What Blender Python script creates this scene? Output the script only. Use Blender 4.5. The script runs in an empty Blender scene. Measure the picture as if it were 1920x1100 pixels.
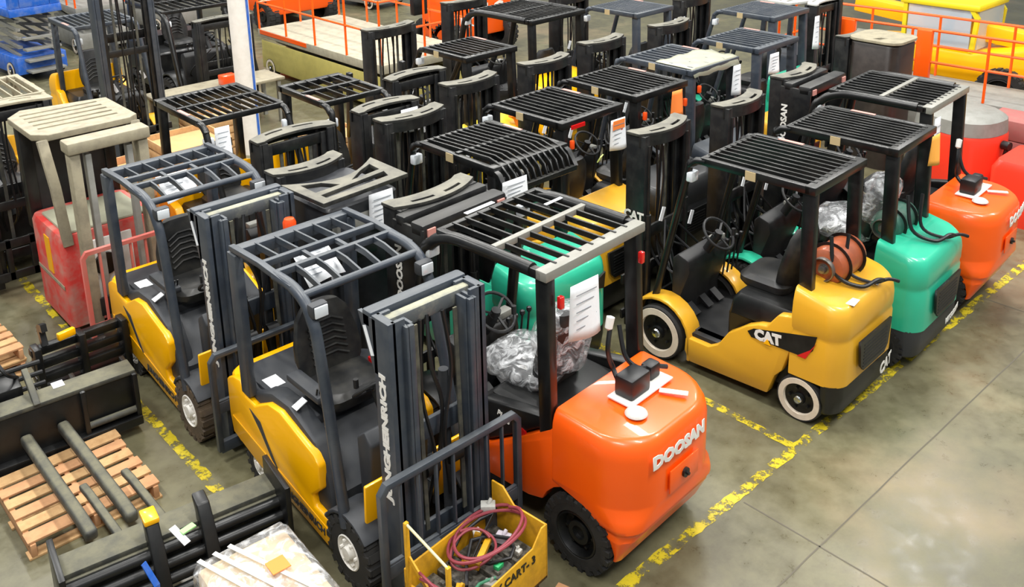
import bpy, bmesh, math, random
from mathutils import Vector, Matrix, noise
R = math.radians
random.seed(7)
scene = bpy.context.scene
COL = scene.collection

# ------------------------------------------------------------------ camera
def unit_frame():
    tilt, roll, yaw = .2796, -.0195, .8364
    ct, st = math.cos(tilt), math.sin(tilt)
    F = Vector((0, ct, -st)); Rr = Vector((1, 0, 0)); U = Vector((0, st, ct))
    cr, sr = math.cos(roll), math.sin(roll)
    Rr, U = cr*Rr + sr*U, -sr*Rr + cr*U
    X = Vector((math.sin(yaw), math.cos(yaw), 0)); Y = Vector((-math.cos(yaw), math.sin(yaw), 0)); Z = Vector((0, 0, 1))
    w = lambda v: Vector((X.dot(v), Y.dot(v), Z.dot(v)))
    return w(Rr), w(U), w(F)
cr_, cu_, cf_ = unit_frame()
cam_d = bpy.data.cameras.new('camera'); cam = bpy.data.objects.new('camera', cam_d); COL.objects.link(cam)
m = Matrix((cr_, cu_, -cf_)).transposed().to_4x4(); m.translation = Vector((-6.269, -3.539, 5.1)); cam.matrix_world = m
cam_d.sensor_width = 36; cam_d.lens = 36*1802/1920
cam_d.shift_y = -(550-165)/1920; cam_d.clip_end = 200
scene.camera = cam
# ------------------------------------------------------------------ light
wd = bpy.data.worlds.new('hall'); scene.world = wd; wd.use_nodes = True
wd.node_tree.nodes['Background'].inputs[0].default_value = (.9, .95, 1, 1)
wd.node_tree.nodes['Background'].inputs[1].default_value = .27
def area(name, loc, sx, sy, power, col=(1, .98, .94)):
    l = bpy.data.lights.new(name, 'AREA'); l.shape = 'RECTANGLE'; l.size = sx; l.size_y = sy; l.energy = power; l.color = col
    o = bpy.data.objects.new(name, l); o.location = loc; COL.objects.link(o); return o
for i, x in enumerate((-7, -1.5, 4, 10)):
    for j, y in enumerate((-4, 3, 10, 18)):
        area('ceiling_lamp', (x, y, 9.2), .7, 3.2, 400)
scene.view_settings.view_transform = 'Standard'; scene.view_settings.look = 'None'
scene.view_settings.exposure = 0.33; scene.view_settings.gamma = 1; scene.view_settings.use_curve_mapping = False

# ------------------------------------------------------------------ materials
def lin(h):
    h = h.lstrip('#'); c = [int(h[i:i+2], 16)/255 for i in (0, 2, 4)]
    return tuple(((v+.055)/1.055)**2.4 if v > .04045 else v/12.92 for v in c) + (1,)
MAT = {}
def mat(name, col, rough=.45, metal=0, dirt=.0, dirtcol='8a8472', scale=6, coat=0, spec=.5, dirt_up=0, bump=0, emit=0):
    if name in MAT: return MAT[name]
    M = bpy.data.materials.new(name); M.use_nodes = True; nt = M.node_tree; b = nt.nodes['Principled BSDF']
    b.inputs['Base Color'].default_value = lin(col); b.inputs['Roughness'].default_value = rough; b.inputs['Metallic'].default_value = metal
    b.inputs['Coat Weight'].default_value = coat; b.inputs['Specular IOR Level'].default_value = spec
    if emit: b.inputs['Emission Color'].default_value = lin(col); b.inputs['Emission Strength'].default_value = emit
    if dirt or dirt_up or bump:
        tc = nt.nodes.new('ShaderNodeTexCoord'); n = nt.nodes.new('ShaderNodeTexNoise'); n.inputs['Scale'].default_value = scale
        n.inputs['Detail'].default_value = 6; n.inputs['Roughness'].default_value = .65
        nt.links.new(tc.outputs['Object'], n.inputs['Vector'])
        mr = nt.nodes.new('ShaderNodeMapRange'); mr.inputs[1].default_value = .42; mr.inputs[2].default_value = .72
        mr.inputs[3].default_value = 0; mr.inputs[4].default_value = dirt
        nt.links.new(n.outputs[0], mr.inputs[0])
        mix = nt.nodes.new('ShaderNodeMix'); mix.data_type = 'RGBA'
        mix.inputs[6].default_value = lin(col); mix.inputs[7].default_value = lin(dirtcol)
        fac = mr.outputs[0]
        if dirt_up:   # settled dust on upward faces only; on guards also painted highlights
            g = nt.nodes.new('ShaderNodeNewGeometry'); sp = nt.nodes.new('ShaderNodeSeparateXYZ'); nt.links.new(g.outputs['Normal'], sp.inputs[0])
            m2 = nt.nodes.new('ShaderNodeMapRange'); m2.inputs[1].default_value = .75; m2.inputs[2].default_value = 1; m2.inputs[4].default_value = dirt_up
            nt.links.new(sp.outputs[2], m2.inputs[0])
            ml = nt.nodes.new('ShaderNodeMath'); ml.operation = 'MULTIPLY'
            mr2 = nt.nodes.new('ShaderNodeMapRange'); mr2.inputs[1].default_value = .3; mr2.inputs[2].default_value = .6; mr2.inputs[3].default_value = .35
            nt.links.new(n.outputs[0], mr2.inputs[0]); nt.links.new(m2.outputs[0], ml.inputs[0]); nt.links.new(mr2.outputs[0], ml.inputs[1])
            mx = nt.nodes.new('ShaderNodeMath'); mx.operation = 'MAXIMUM'; nt.links.new(mr.outputs[0], mx.inputs[0]); nt.links.new(ml.outputs[0], mx.inputs[1]); fac = mx.outputs[0]
        nt.links.new(fac, mix.inputs[0]); nt.links.new(mix.outputs[2], b.inputs['Base Color'])
        rr = nt.nodes.new('ShaderNodeMapRange'); rr.inputs[3].default_value = rough; rr.inputs[4].default_value = min(1, rough+.35)
        nt.links.new(fac, rr.inputs[0]); nt.links.new(rr.outputs[0], b.inputs['Roughness'])
        if bump:
            bp = nt.nodes.new('ShaderNodeBump'); bp.inputs['Strength'].default_value = bump; bp.inputs['Distance'].default_value = .01
            nt.links.new(n.outputs[0], bp.inputs['Height']); nt.links.new(bp.outputs[0], b.inputs['Normal'])
    MAT[name] = M; return M
BLACK = mat('black_paint', '0f1011', .36, dirt=.15, dirtcol='4a4a46', scale=4)
BRIGHT = mat('highlight_grey_beam', '85847c', .4, dirt=.5, dirtcol='77756c', scale=8)  # dark guard beams painted mid grey to carry their bright top highlight
GUARD = mat('guard_black', '101112', .3, dirt=.1, dirtcol='56554f', dirt_up=.3, scale=5)  # pale dust on top faces also paints in the bars' gloss highlights
MASTB = mat('mast_black', '131416', .38, dirt=.2, dirtcol='4a4944', dirt_up=.5, scale=7)
TIE = mat('dusty_tie_bar', '242423', .5, dirt=.3, dirtcol='827f72', dirt_up=.8, scale=5)
DARK = mat('dark_plastic', '17181a', .5, dirt=.2, dirtcol='45433e')
SLATE = mat('slate_paint', '353c46', .38, dirt=.25, dirtcol='6d6f6c', dirt_up=.35, scale=5)
SLATED = mat('slate_plastic', '303338', .55, dirt=.2, dirtcol='5b5a55')
YEL = mat('warm_yellow_paint', 'ffb900', .34, coat=.2, dirt=.1, dirtcol='d99c10', scale=3)
CATY = mat('ochre_yellow_paint', 'dba42a', .32, coat=.3, dirt=.1, dirtcol='b07c20', scale=3)
ORG = mat('orange_paint', 'ff5f0e', .3, coat=.25, dirt=.08, dirtcol='e85410', scale=3)
GRN = mat('green_paint', '2fb893', .3, coat=.4, dirt=.1, dirtcol='24906f', scale=3)
REDP = mat('red_paint', 'f03a22', .35, coat=.3, dirt=.1, dirtcol='b02a1c')
REDW = mat('worn_red_paint', 'cf3a34', .5, dirt=.85, dirtcol='a59384', scale=4)
BEI = mat('beige_paint', '9b937c', .55, dirt=.6, dirtcol='6b6558', scale=8)
TYRE = mat('tyre_rubber', '202020', .75, dirt=.4, dirtcol='3c3a36', scale=9)
TYREB = mat('muddy_tyre', '4b4034', .85, dirt=.7, dirtcol='6b5840', scale=9)
WHT = mat('white_paint', 'e8e6e0', .5, dirt=.25, dirtcol='b5b0a2', scale=8)
RIMG = mat('light_rim', 'c4c4be', .45, dirt=.4, dirtcol='8a877d', scale=20)
CREAM = mat('cream_wheel_ring', 'dcd0bd', .6, dirt=.3, dirtcol='a2937c', scale=12)
STEEL = mat('bare_steel', '8c8c88', .35, .8, dirt=.4, dirtcol='5a564c')
CHROME = mat('bright_chrome', 'd8dcde', .15, 1)
SEATM = mat('black_vinyl', '1a1b1c', .42, dirt=.1)
PAPER = mat('white_paper', 'eef1f4', .7, dirt=.12, dirtcol='b8c2cf', scale=40)
ORPAPER = mat('orange_paper', 'ff8a3c', .7)
INK = mat('grey_ink', '8d949c', .7)
RUBR = mat('red_rubber', '8e3a44', .5)
HOSE = mat('black_hose', '17181a', .42)
ORLENS = mat('orange_lens', 'f0521c', .25, coat=.5)
REDL = mat('red_lens', 'd01818', .25, coat=.5)
LENS = mat('clear_lens', 'd5dbe0', .12, coat=.8)
WOOD = mat('pallet_wood', 'c6a070', .8, dirt=.6, dirtcol='9a7148', scale=10)
WOODP = mat('pink_wood', 'c49368', .8, dirt=.5, dirtcol='96694c', scale=10)
OLIVE = mat('dusty_iron', '3a3b38', .6, dirt=.5, dirtcol='77745f', dirt_up=.8, scale=9)
BLUEP = mat('blue_paint', '1f5fc0', .4, dirt=.3, dirtcol='9aa4ae', scale=8)
GREYP = mat('grey_paint', '8a8a84', .5, dirt=.4, dirtcol='5f5c52')
CARD = mat('cardboard', 'c8a06c', .8, dirt=.3, dirtcol='a07c50')
KHAKI = mat('khaki_panel', 'b5aa5e', .5, dirt=.4, dirtcol='8f8850')
LIME = mat('lime_yellow_paint', 'e8d820', .4, dirt=.1, dirtcol='b5a81c')
def plastic_mat():
    M = bpy.data.materials.new('clear_plastic_film'); M.use_nodes = True; nt = M.node_tree; b = nt.nodes['Principled BSDF']
    b.inputs['Base Color'].default_value = (.8, .82, .84, 1); b.inputs['Roughness'].default_value = .12; b.inputs['Coat Weight'].default_value = 1
    b.inputs['Alpha'].default_value = .42
    tc = nt.nodes.new('ShaderNodeTexCoord'); n = nt.nodes.new('ShaderNodeTexNoise'); n.inputs['Scale'].default_value = 9; n.inputs['Detail'].default_value = 5; n.inputs['Distortion'].default_value = 1.5
    nt.links.new(tc.outputs['Object'], n.inputs[0])
    bp = nt.nodes.new('ShaderNodeBump'); bp.inputs['Strength'].default_value = 1; bp.inputs['Distance'].default_value = .05
    nt.links.new(n.outputs[0], bp.inputs['Height']); nt.links.new(bp.outputs[0], b.inputs['Normal'])
    mr = nt.nodes.new('ShaderNodeMapRange'); mr.inputs[1].default_value = .45; mr.inputs[2].default_value = .65; mr.inputs[3].default_value = .18; mr.inputs[4].default_value = .8
    nt.links.new(n.outputs[0], mr.inputs[0]); nt.links.new(mr.outputs[0], b.inputs['Alpha'])
    return M
FILM = plastic_mat()
def glass_mat():
    M = bpy.data.materials.new('tinted_glass'); M.use_nodes = True; b = M.node_tree.nodes['Principled BSDF']
    b.inputs['Base Color'].default_value = (.6, .72, .8, 1); b.inputs['Roughness'].default_value = .06; b.inputs['Alpha'].default_value = .55
    return M
GLASS = glass_mat()

# ------------------------------------------------------------------ mesh helpers
class MB:
    def __init__(s): s.v = []; s.f = []
    def add(s, vs, fs):
        o = len(s.v); s.v += [Vector(v) for v in vs]; s.f += [tuple(i+o for i in f) for f in fs]; return s
    def box(s, x0, x1, y0, y1, z0, z1):
        return s.add([(x0,y0,z0),(x1,y0,z0),(x1,y1,z0),(x0,y1,z0),(x0,y0,z1),(x1,y0,z1),(x1,y1,z1),(x0,y1,z1)],
                     [(3,2,1,0),(4,5,6,7),(0,1,5,4),(1,2,6,5),(2,3,7,6),(3,0,4,7)])
    def obox(s, c, sx, sy, sz, rx=0, ry=0, rz=0):
        M = Matrix.Translation(c) @ Matrix.Rotation(rz,4,'Z') @ Matrix.Rotation(ry,4,'Y') @ Matrix.Rotation(rx,4,'X')
        o = len(s.v); s.box(-sx/2,sx/2,-sy/2,sy/2,-sz/2,sz/2)
        for i in range(o, len(s.v)): s.v[i] = M @ s.v[i]
        return s
    def frame(s, d, up):
        d = d.normalized(); up = Vector(up)
        if abs(d.dot(up.normalized())) > .98: up = Vector((0,1,0)) if abs(d.y) < .9 else Vector((1,0,0))
        a = d.cross(up).normalized(); return a, a.cross(d).normalized()
    def sweep(s, pts, prof, up=(0,0,1), caps=True, closed=False):
        pts = [Vector(p) for p in pts]; n = len(pts); k = len(prof); o = len(s.v); vs = []; A = None
        for i, p in enumerate(pts):
            if closed: t = (pts[(i+1)%n]-p).normalized() + (p-pts[i-1]).normalized()
            elif i == 0: t = pts[1]-p
            elif i == n-1: t = p-pts[-2]
            else: t = (pts[i+1]-p).normalized() + (p-pts[i-1]).normalized()
            if t.length < 1e-6: t = pts[min(i+1,n-1)]-p
            if up is None:
                t.normalize()
                if A is None: A, B = s.frame(t, (0,0,1))
                else:
                    A = (A - t*A.dot(t)).normalized(); B = A.cross(t).normalized()
                a, b = A, B
            else: a, b = s.frame(t, up)
            sc = 1
            if 0 < i < n-1 or closed:
                q0 = (p-pts[i-1]).normalized(); q1 = (pts[(i+1)%n]-p).normalized(); c = max(.5, math.sqrt(max(0,(1+q0.dot(q1))/2))); sc = 1/c if c > .7 else 1
            for (u, w) in prof: vs.append(p + a*u*sc + b*w*sc)
        fs = []
        for i in range(n if closed else n-1):
            for j in range(k):
                i2 = (i+1) % n
                fs.append((i*k+j, i*k+(j+1)%k, i2*k+(j+1)%k, i2*k+j))
        if caps and not closed: fs += [tuple(range(k))[::-1], tuple((n-1)*k+j for j in range(k))]
        return s.add(vs, fs)
    def tube(s, pts, r, seg=8, closed=False): return s.sweep(pts, [(r*math.cos(2*math.pi*i/seg), r*math.sin(2*math.pi*i/seg)) for i in range(seg)], up=None, closed=closed)
    def bar(s, pts, w, h, up=(0,0,1), closed=False): return s.sweep(pts, [(-w/2,-h/2),(w/2,-h/2),(w/2,h/2),(-w/2,h/2)], up=up, closed=closed)
    def cyl(s, p, q, r, seg=16, r2=None):
        p, q = Vector(p), Vector(q); a, b = s.frame(q-p, (0,0,1)); r2 = r if r2 is None else r2
        vs = [p+a*r*math.cos(t)+b*r*math.sin(t) for t in [2*math.pi*i/seg for i in range(seg)]] + [q+a*r2*math.cos(t)+b*r2*math.sin(t) for t in [2*math.pi*i/seg for i in range(seg)]]
        return s.add(vs, [(i,(i+1)%seg,seg+(i+1)%seg,seg+i) for i in range(seg)] + [tuple(range(seg))[::-1], tuple(range(seg,2*seg))])
    def lathe(s, prof, c, ax, seg=32):     # prof: (radius, offset along axis)
        c = Vector(c); ax = Vector(ax).normalized(); a, b = s.frame(ax, (0,0,1)); k = len(prof); vs = []
        for i in range(seg):
            t = 2*math.pi*i/seg; d = a*math.cos(t)+b*math.sin(t)
            vs += [c + d*r + ax*o for r, o in prof]
        fs = [(i*k+j, i*k+j+1, ((i+1)%seg)*k+j+1, ((i+1)%seg)*k+j) for i in range(seg) for j in range(k-1)]
        return s.add(vs, fs)
    def prism(s, poly, axis, a, b):        # poly in the two other axes (in order x,y,z)
        def P(u, w, t): return {'x':(t,u,w),'y':(u,t,w),'z':(u,w,t)}[axis]
        n = len(poly)
        return s.add([P(u,w,a) for u,w in poly]+[P(u,w,b) for u,w in poly],
                     [(i,(i+1)%n,n+(i+1)%n,n+i) for i in range(n)]+[tuple(range(n))[::-1], tuple(range(n,2*n))])
    def loft(s, rings, caps=True):
        k = len(rings[0]); vs = [v for r in rings for v in r]
        fs = [(i*k+j, i*k+(j+1)%k, (i+1)*k+(j+1)%k, (i+1)*k+j) for i in range(len(rings)-1) for j in range(k)]
        if caps: fs += [tuple(range(k))[::-1], tuple((len(rings)-1)*k+j for j in range(k))]
        return s.add(vs, fs)
    def xf(s, M, o=0):
        for i in range(o, len(s.v)): s.v[i] = M @ s.v[i]
        return s
    def build(s, name, m, parent=None, bevel=0, seg=2, ang=35, sub=0):
        me = bpy.data.meshes.new(name); me.from_pydata([tuple(v) for v in s.v], [], s.f); 
        b = bmesh.new(); b.from_mesh(me); bmesh.ops.recalc_face_normals(b, faces=b.faces)
        if bevel:
            es = [e for e in b.edges if len(e.link_faces) == 2 and e.calc_face_angle(0) > R(ang)]
            try: bmesh.ops.bevel(b, geom=es, offset=bevel, segments=seg, affect='EDGES', clamp_overlap=True, profile=.5)
            except Exception: pass
        b.to_mesh(me); b.free()
        me.materials.append(m)
        for p in me.polygons: p.use_smooth = True
        me.set_sharp_from_angle(angle=R(40))
        o = bpy.data.objects.new(name, me); COL.objects.link(o)
        if parent: o.parent = parent
        if sub:
            md = o.modifiers.new('s', 'SUBSURF'); md.levels = sub; md.render_levels = sub
        return o
def B(): return MB()
def tag(o, label=None, cat=None, group=None, kind=None):
    if label: o['label'] = label
    if cat: o['category'] = cat
    if group: o['group'] = group
    if kind: o['kind'] = kind
    return o
def thing(name, label, cat, loc=(0,0,0), rz=0, group=None):
    o = bpy.data.objects.new(name, None); COL.objects.link(o); o.location = loc; o.rotation_euler = (0,0,rz); o.empty_display_size = .2
    return tag(o, label, cat, group)
def copy_tree(o, parent=None):
    c = o.copy(); COL.objects.link(c); c.parent = parent
    for ch in list(o.children): copy_tree(ch, c)
    return c
def arc(cx, cy, r, a0, a1, n=8): return [(cx+r*math.cos(R(a0+(a1-a0)*i/n)), cy+r*math.sin(R(a0+(a1-a0)*i/n))) for i in range(n+1)]
def smooth_path(P, n=6):
    P = [Vector(p) for p in P]; out = []
    for i in range(len(P)-1):
        p0 = P[max(i-1,0)]; p1 = P[i]; p2 = P[i+1]; p3 = P[min(i+2,len(P)-1)]
        for j in range(n):
            t = j/n; out.append(.5*((2*p1)+(p2-p0)*t+(2*p0-5*p1+4*p2-p3)*t*t+(3*p1-p0-3*p2+p3)*t**3))
    out.append(P[-1]); return out
def ring(a, y0, y1, z, rr=.15, rf=.03, n=5, bulge=0):   # plan outline: rear corners rr, front corners rf; rear at y0
    pts = []
    for cx, cy, r, a0 in ((a-rr, y0+rr, rr, -90), (a-rf, y1-rf, rf, 0), (-a+rf, y1-rf, rf, 90), (-a+rr, y0+rr, rr, 180)):
        for i in range(n+1):
            t = R(a0+90*i/n); pts.append(Vector((cx+r*math.cos(t), cy+r*math.sin(t), z)))
    if bulge:
        for p in pts:
            w = max(0, 1-(p.y-y0)/max(.01,(y1-y0))); p.y += bulge*(p.x/a)**2*w
    return pts
def curve_mesh(name, outlines, thick, m, parent, M, bev=0):   # flat plate with holes, outline in x,y; thickness in z
    cu = bpy.data.curves.new(name, 'CURVE'); cu.dimensions = '2D'; cu.fill_mode = 'BOTH'; cu.extrude = thick/2; cu.bevel_depth = bev
    for pl in outlines:
        sp = cu.splines.new('POLY'); sp.points.add(len(pl)-1); sp.use_cyclic_u = True
        for i, (x, y) in enumerate(pl): sp.points[i].co = (x, y, 0, 1)
    return conv(cu, name, m, parent, M)
def conv(cu, name, m, parent, M, fn=None):
    t = bpy.data.objects.new('tmp', cu); COL.objects.link(t)
    dg = bpy.context.evaluated_depsgraph_get(); dg.update()
    me = bpy.data.meshes.new_from_object(t.evaluated_get(dg)); bpy.data.objects.remove(t); me.transform(M)
    if fn:
        for v in me.vertices: v.co = fn(v.co)
    me.materials.clear(); me.materials.append(m); me.name = name
    o = bpy.data.objects.new(name, me); COL.objects.link(o); o.parent = parent; return o
def axes(o, right, up):
    r = Vector(right).normalized(); u = Vector(up).normalized(); n = r.cross(u); u = n.cross(r)
    M = Matrix((r, u, n)).transposed().to_4x4(); M.translation = Vector(o); return M
def text(s, size, o, right, up, m, parent, name='lettering', fn=None, bold=.0, sx=1, align='CENTER', sp=1):
    cu = bpy.data.curves.new(name, 'FONT'); cu.body = s; cu.size = size; cu.align_x = align; cu.align_y = 'CENTER'; cu.extrude = .002; cu.offset = bold; cu.space_character = sp; cu.resolution_u = 2
    return conv(cu, name, m, parent, axes(o, right, up) @ Matrix.Diagonal((sx,1,1,1)), fn)
def paper(name, label, cat, o, right, up, w, h, m=None, group=None, holes=True, curl=.02):
    b = B(); n = 6; vs = []; fs = []
    for i in range(n+1):
        for j in range(n+1):
            u = i/n-.5; v = j/n-.5
            vs.append((u*w, v*h, curl*math.sin(3*u+1)*(.5-v)*2))
    for i in range(n):
        for j in range(n): fs.append((i*(n+1)+j, (i+1)*(n+1)+j, (i+1)*(n+1)+j+1, i*(n+1)+j+1))
    b.add(vs, fs); M = axes(o, right, up); b.xf(M)
    ob = b.build(name, m or PAPER); md = ob.modifiers.new('t', 'SOLIDIFY'); md.thickness = .002
    tag(ob, label, cat, group)
    if m is None and holes:   # faint printed rules
        t = B()
        for k in range(5): t.add([(-w*.38, h*(.32-.15*k), .006+0*k), (w*(.36-.1*(k%3)), h*(.32-.15*k), .006), (w*(.36-.1*(k%3)), h*(.32-.15*k)+.008, .006), (-w*.38, h*(.32-.15*k)+.008, .006)], [(0,1,2,3)])
        t.xf(axes(Vector(o)+M.to_3x3()@Vector((0,0,curl*.9)), right, up)); t.build('printed_lines', INK, ob)
    return ob

# ------------------------------------------------------------------ floor
def floor_mat():
    M = bpy.data.materials.new('concrete'); M.use_nodes = True; nt = M.node_tree; b = nt.nodes['Principled BSDF']; L = nt.links.new
    tc = nt.nodes.new('ShaderNodeTexCoord')
    def nz(s, d=6, r=.6):
        n = nt.nodes.new('ShaderNodeTexNoise'); n.inputs['Scale'].default_value = s; n.inputs['Detail'].default_value = d; n.inputs['Roughness'].default_value = r; L(tc.outputs['Object'], n.inputs['Vector']); return n
    n1 = nz(.7); n2 = nz(5, 8, .7); n3 = nz(.35, 4)
    r1 = nt.nodes.new('ShaderNodeValToRGB'); e = r1.color_ramp.elements; e[0].position = .32; e[0].color = lin('5a5744'); e[1].position = .72; e[1].color = lin('7e7a5c')
    L(n1.outputs[0], r1.inputs[0])
    m1 = nt.nodes.new('ShaderNodeMix'); m1.data_type = 'RGBA'; m1.blend_type = 'MULTIPLY'; m1.inputs[0].default_value = .75
    r2 = nt.nodes.new('ShaderNodeValToRGB'); e = r2.color_ramp.elements; e[0].position = .3; e[0].color = (.52,.50,.46,1); e[1].position = .6; e[1].color = (1,1,1,1); L(n2.outputs[0], r2.inputs[0])
    L(r1.outputs[0], m1.inputs[6]); L(r2.outputs[0], m1.inputs[7])
    m2 = nt.nodes.new('ShaderNodeMix'); m2.data_type = 'RGBA'; m2.inputs[7].default_value = lin('9a7f66')
    r3 = nt.nodes.new('ShaderNodeMapRange'); r3.inputs[1].default_value = .56; r3.inputs[2].default_value = .72; r3.inputs[4].default_value = .45; L(n3.outputs[0], r3.inputs[0])
    L(r3.outputs[0], m2.inputs[0]); L(m1.outputs[2], m2.inputs[6]); L(m2.outputs[2], b.inputs['Base Color'])
    r4 = nt.nodes.new('ShaderNodeMapRange'); r4.inputs[1].default_value = .3; r4.inputs[2].default_value = .7; r4.inputs[3].default_value = .22; r4.inputs[4].default_value = .5; L(n2.outputs[0], r4.inputs[0]); L(r4.outputs[0], b.inputs['Roughness'])
    bp = nt.nodes.new('ShaderNodeBump'); bp.inputs['Strength'].default_value = .12; bp.inputs['Distance'].default_value = .01; L(n2.outputs[0], bp.inputs['Height']); L(bp.outputs[0], b.inputs['Normal'])
    return M
tag(B().box(-14, 34, -12, 44, -.2, 0).build('floor', floor_mat()), kind='structure')
JNT = mat('joint_filler', '5b564a', .8)
def joint(n, x0, y0, x1, y1, w=.012):
    p, q = Vector((x0,y0,0)), Vector((x1,y1,0)); a = (q-p).normalized().cross(Vector((0,0,1)))*w/2; L = (q-p).length; k = int(L/.25); vs = []
    for i in range(k+1):
        c = p.lerp(q, i/k) + a*random.uniform(-.6,.6); vs += [c-a+Vector((0,0,.0015)), c+a+Vector((0,0,.0015))]
    tag(B().add(vs, [(2*i,2*i+1,2*i+3,2*i+2) for i in range(k)]).build('trim_%d' % n, JNT), kind='structure')
joint(1, -8, -.76, 14, -.70); joint(2, -.86, -8, -.86, -.1); joint(3, 3.65, -8, 3.65, 0); joint(4, -5.4, -8, -5.4, 8)
def line_mat():
    M = bpy.data.materials.new('worn_floor_paint'); M.use_nodes = True; nt = M.node_tree; b = nt.nodes['Principled BSDF']; L = nt.links.new
    b.inputs['Base Color'].default_value = lin('e8cf1c'); b.inputs['Roughness'].default_value = .5
    tc = nt.nodes.new('ShaderNodeTexCoord'); n = nt.nodes.new('ShaderNodeTexNoise'); n.inputs['Scale'].default_value = 6; n.inputs['Detail'].default_value = 9; n.inputs['Roughness'].default_value = .75; L(tc.outputs['Object'], n.inputs[0])
    mr = nt.nodes.new('ShaderNodeMapRange'); mr.inputs[1].default_value = .47; mr.inputs[2].default_value = .53; mr.inputs[3].default_value = 1; mr.inputs[4].default_value = 0; L(n.outputs[0], mr.inputs[0]); L(mr.outputs[0], b.inputs['Alpha'])
    cr = nt.nodes.new('ShaderNodeValToRGB'); e = cr.color_ramp.elements; e[0].position = .3; e[0].color = lin('d6bf1a'); e[1].position = .6; e[1].color = lin('b3a32c'); L(n.outputs[0], cr.inputs[0]); L(cr.outputs[0], b.inputs['Base Color'])
    return M
LM = line_mat()
def stripe(n, x0, y0, x1, y1, w=.1):
    p, q = Vector((x0,y0,0)), Vector((x1,y1,0)); a = (q-p).normalized().cross(Vector((0,0,1)))*w/2; L = (q-p).length; k = max(2, int(L/.06)); vs = []
    for i in range(k+1):
        c = p.lerp(q, i/k); e1 = random.uniform(.75,1.1); e2 = random.uniform(.75,1.1); vs += [c-a*e1+Vector((0,0,.003)), c+a*e2+Vector((0,0,.003))]
    tag(B().add(vs, [(2*i,2*i+1,2*i+3,2*i+2) for i in range(k)]).build('trim_%d' % n, LM), kind='structure')
stripe(5, -3.7, -.02, 9.5, -.02, .105); stripe(6, 0, .035, 0, 3.0, .09); stripe(7, -3.73, .05, -3.73, 8.6, .1)
# ------------------------------------------------------------------ vehicle parts
def wheel(par, x, y, r, w, side, style, lab=None):     # x = outer face, side = outward sign
    tm = {'muddy': TYREB}.get(style, TYRE); k = .62 if style != 'cushion' else .93
    if style == 'white': k = .5
    if style == 'muddy': k = .55
    rr = r*k; b = B()
    b.lathe([(rr*.98, -w),(r*.9,-w),(r,-w+.025),(r,-.03),(r*.93,0),(rr*1.04,0),(rr,-.02),(rr,-w+.01)], (x,y,r), (side,0,0), 40)
    if style in ('pneu', 'white', 'muddy'):
        nl = 22 if style == 'pneu' else 18
        for i in range(nl):
            for h in (0, 1):
                t = 2*math.pi*(i+.5*h)/nl; c = Vector((x - side*w*(.27+.46*h), y+math.cos(t)*(r+.002), r+math.sin(t)*(r+.002)))
                b.obox(c, w*.42, .028, 2*math.pi*r/nl*.6, rx=t)
                if h == 0: b.obox(Vector((x-side*.012, y+math.cos(t)*r*.93, r+math.sin(t)*r*.93)), .03, .06, 2*math.pi*r/nl*.5, rx=t)
    o = b.build('tyre', tm, par, bevel=0)
    if style == 'cushion':
        B().lathe([(r*.93,-.012),(r*.91,.002),(r*.68,.002),(r*.66,-.03)], (x,y,r), (side,0,0), 40).build('wheel_ring', CREAM, o)
        c = B().lathe([(r*.66,-.025),(r*.4,-.04),(r*.26,-.03),(r*.24,.01),(0,.015)], (x,y,r), (side,0,0), 32)
        B().lathe([(r*.17,.012),(r*.14,.025),(0,.03)], (x,y,r), (side,0,0), 16).build('hub_cap', CHROME, o)
        for i in range(5): c.cyl((x+side*-.03,y+r*.45*math.cos(i*1.257),r+r*.45*math.sin(i*1.257)),(x+side*-.005,y+r*.45*math.cos(i*1.257),r+r*.45*math.sin(i*1.257)),.014,6)
        c.build('wheel_hub', BLACK, o)
    else:
        rm = {'white': WHT, 'muddy': WHT, 'pneu': BLACK}[style]
        c = B().lathe([(rr,-w*.6),(rr,-.005),(rr*.93,0),(rr*.88,-.02),(rr*.82,-.07),(rr*.55,-.075),(rr*.5,-.03),(rr*.3,-.03),(rr*.28,-.06),(0,-.06)] if style == 'pneu' else
                  [(rr,-w*.6),(rr,0),(rr*.94,.004),(rr*.86,-.012),(rr*.4,-.02),(rr*.35,.02),(0,.022)], (x,y,r), (side,0,0), 36)
        for i in range(6): 
            t = i*math.pi/3; q = rr*.66; dd = -.07 if style == 'pneu' else -.02
            c.cyl((x+side*dd, y+q*math.cos(t), r+q*math.sin(t)), (x+side*(dd+.03), y+q*math.cos(t), r+q*math.sin(t)), .012, 6)
        c.build('wheel_rim', rm, o)
    return o
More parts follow.
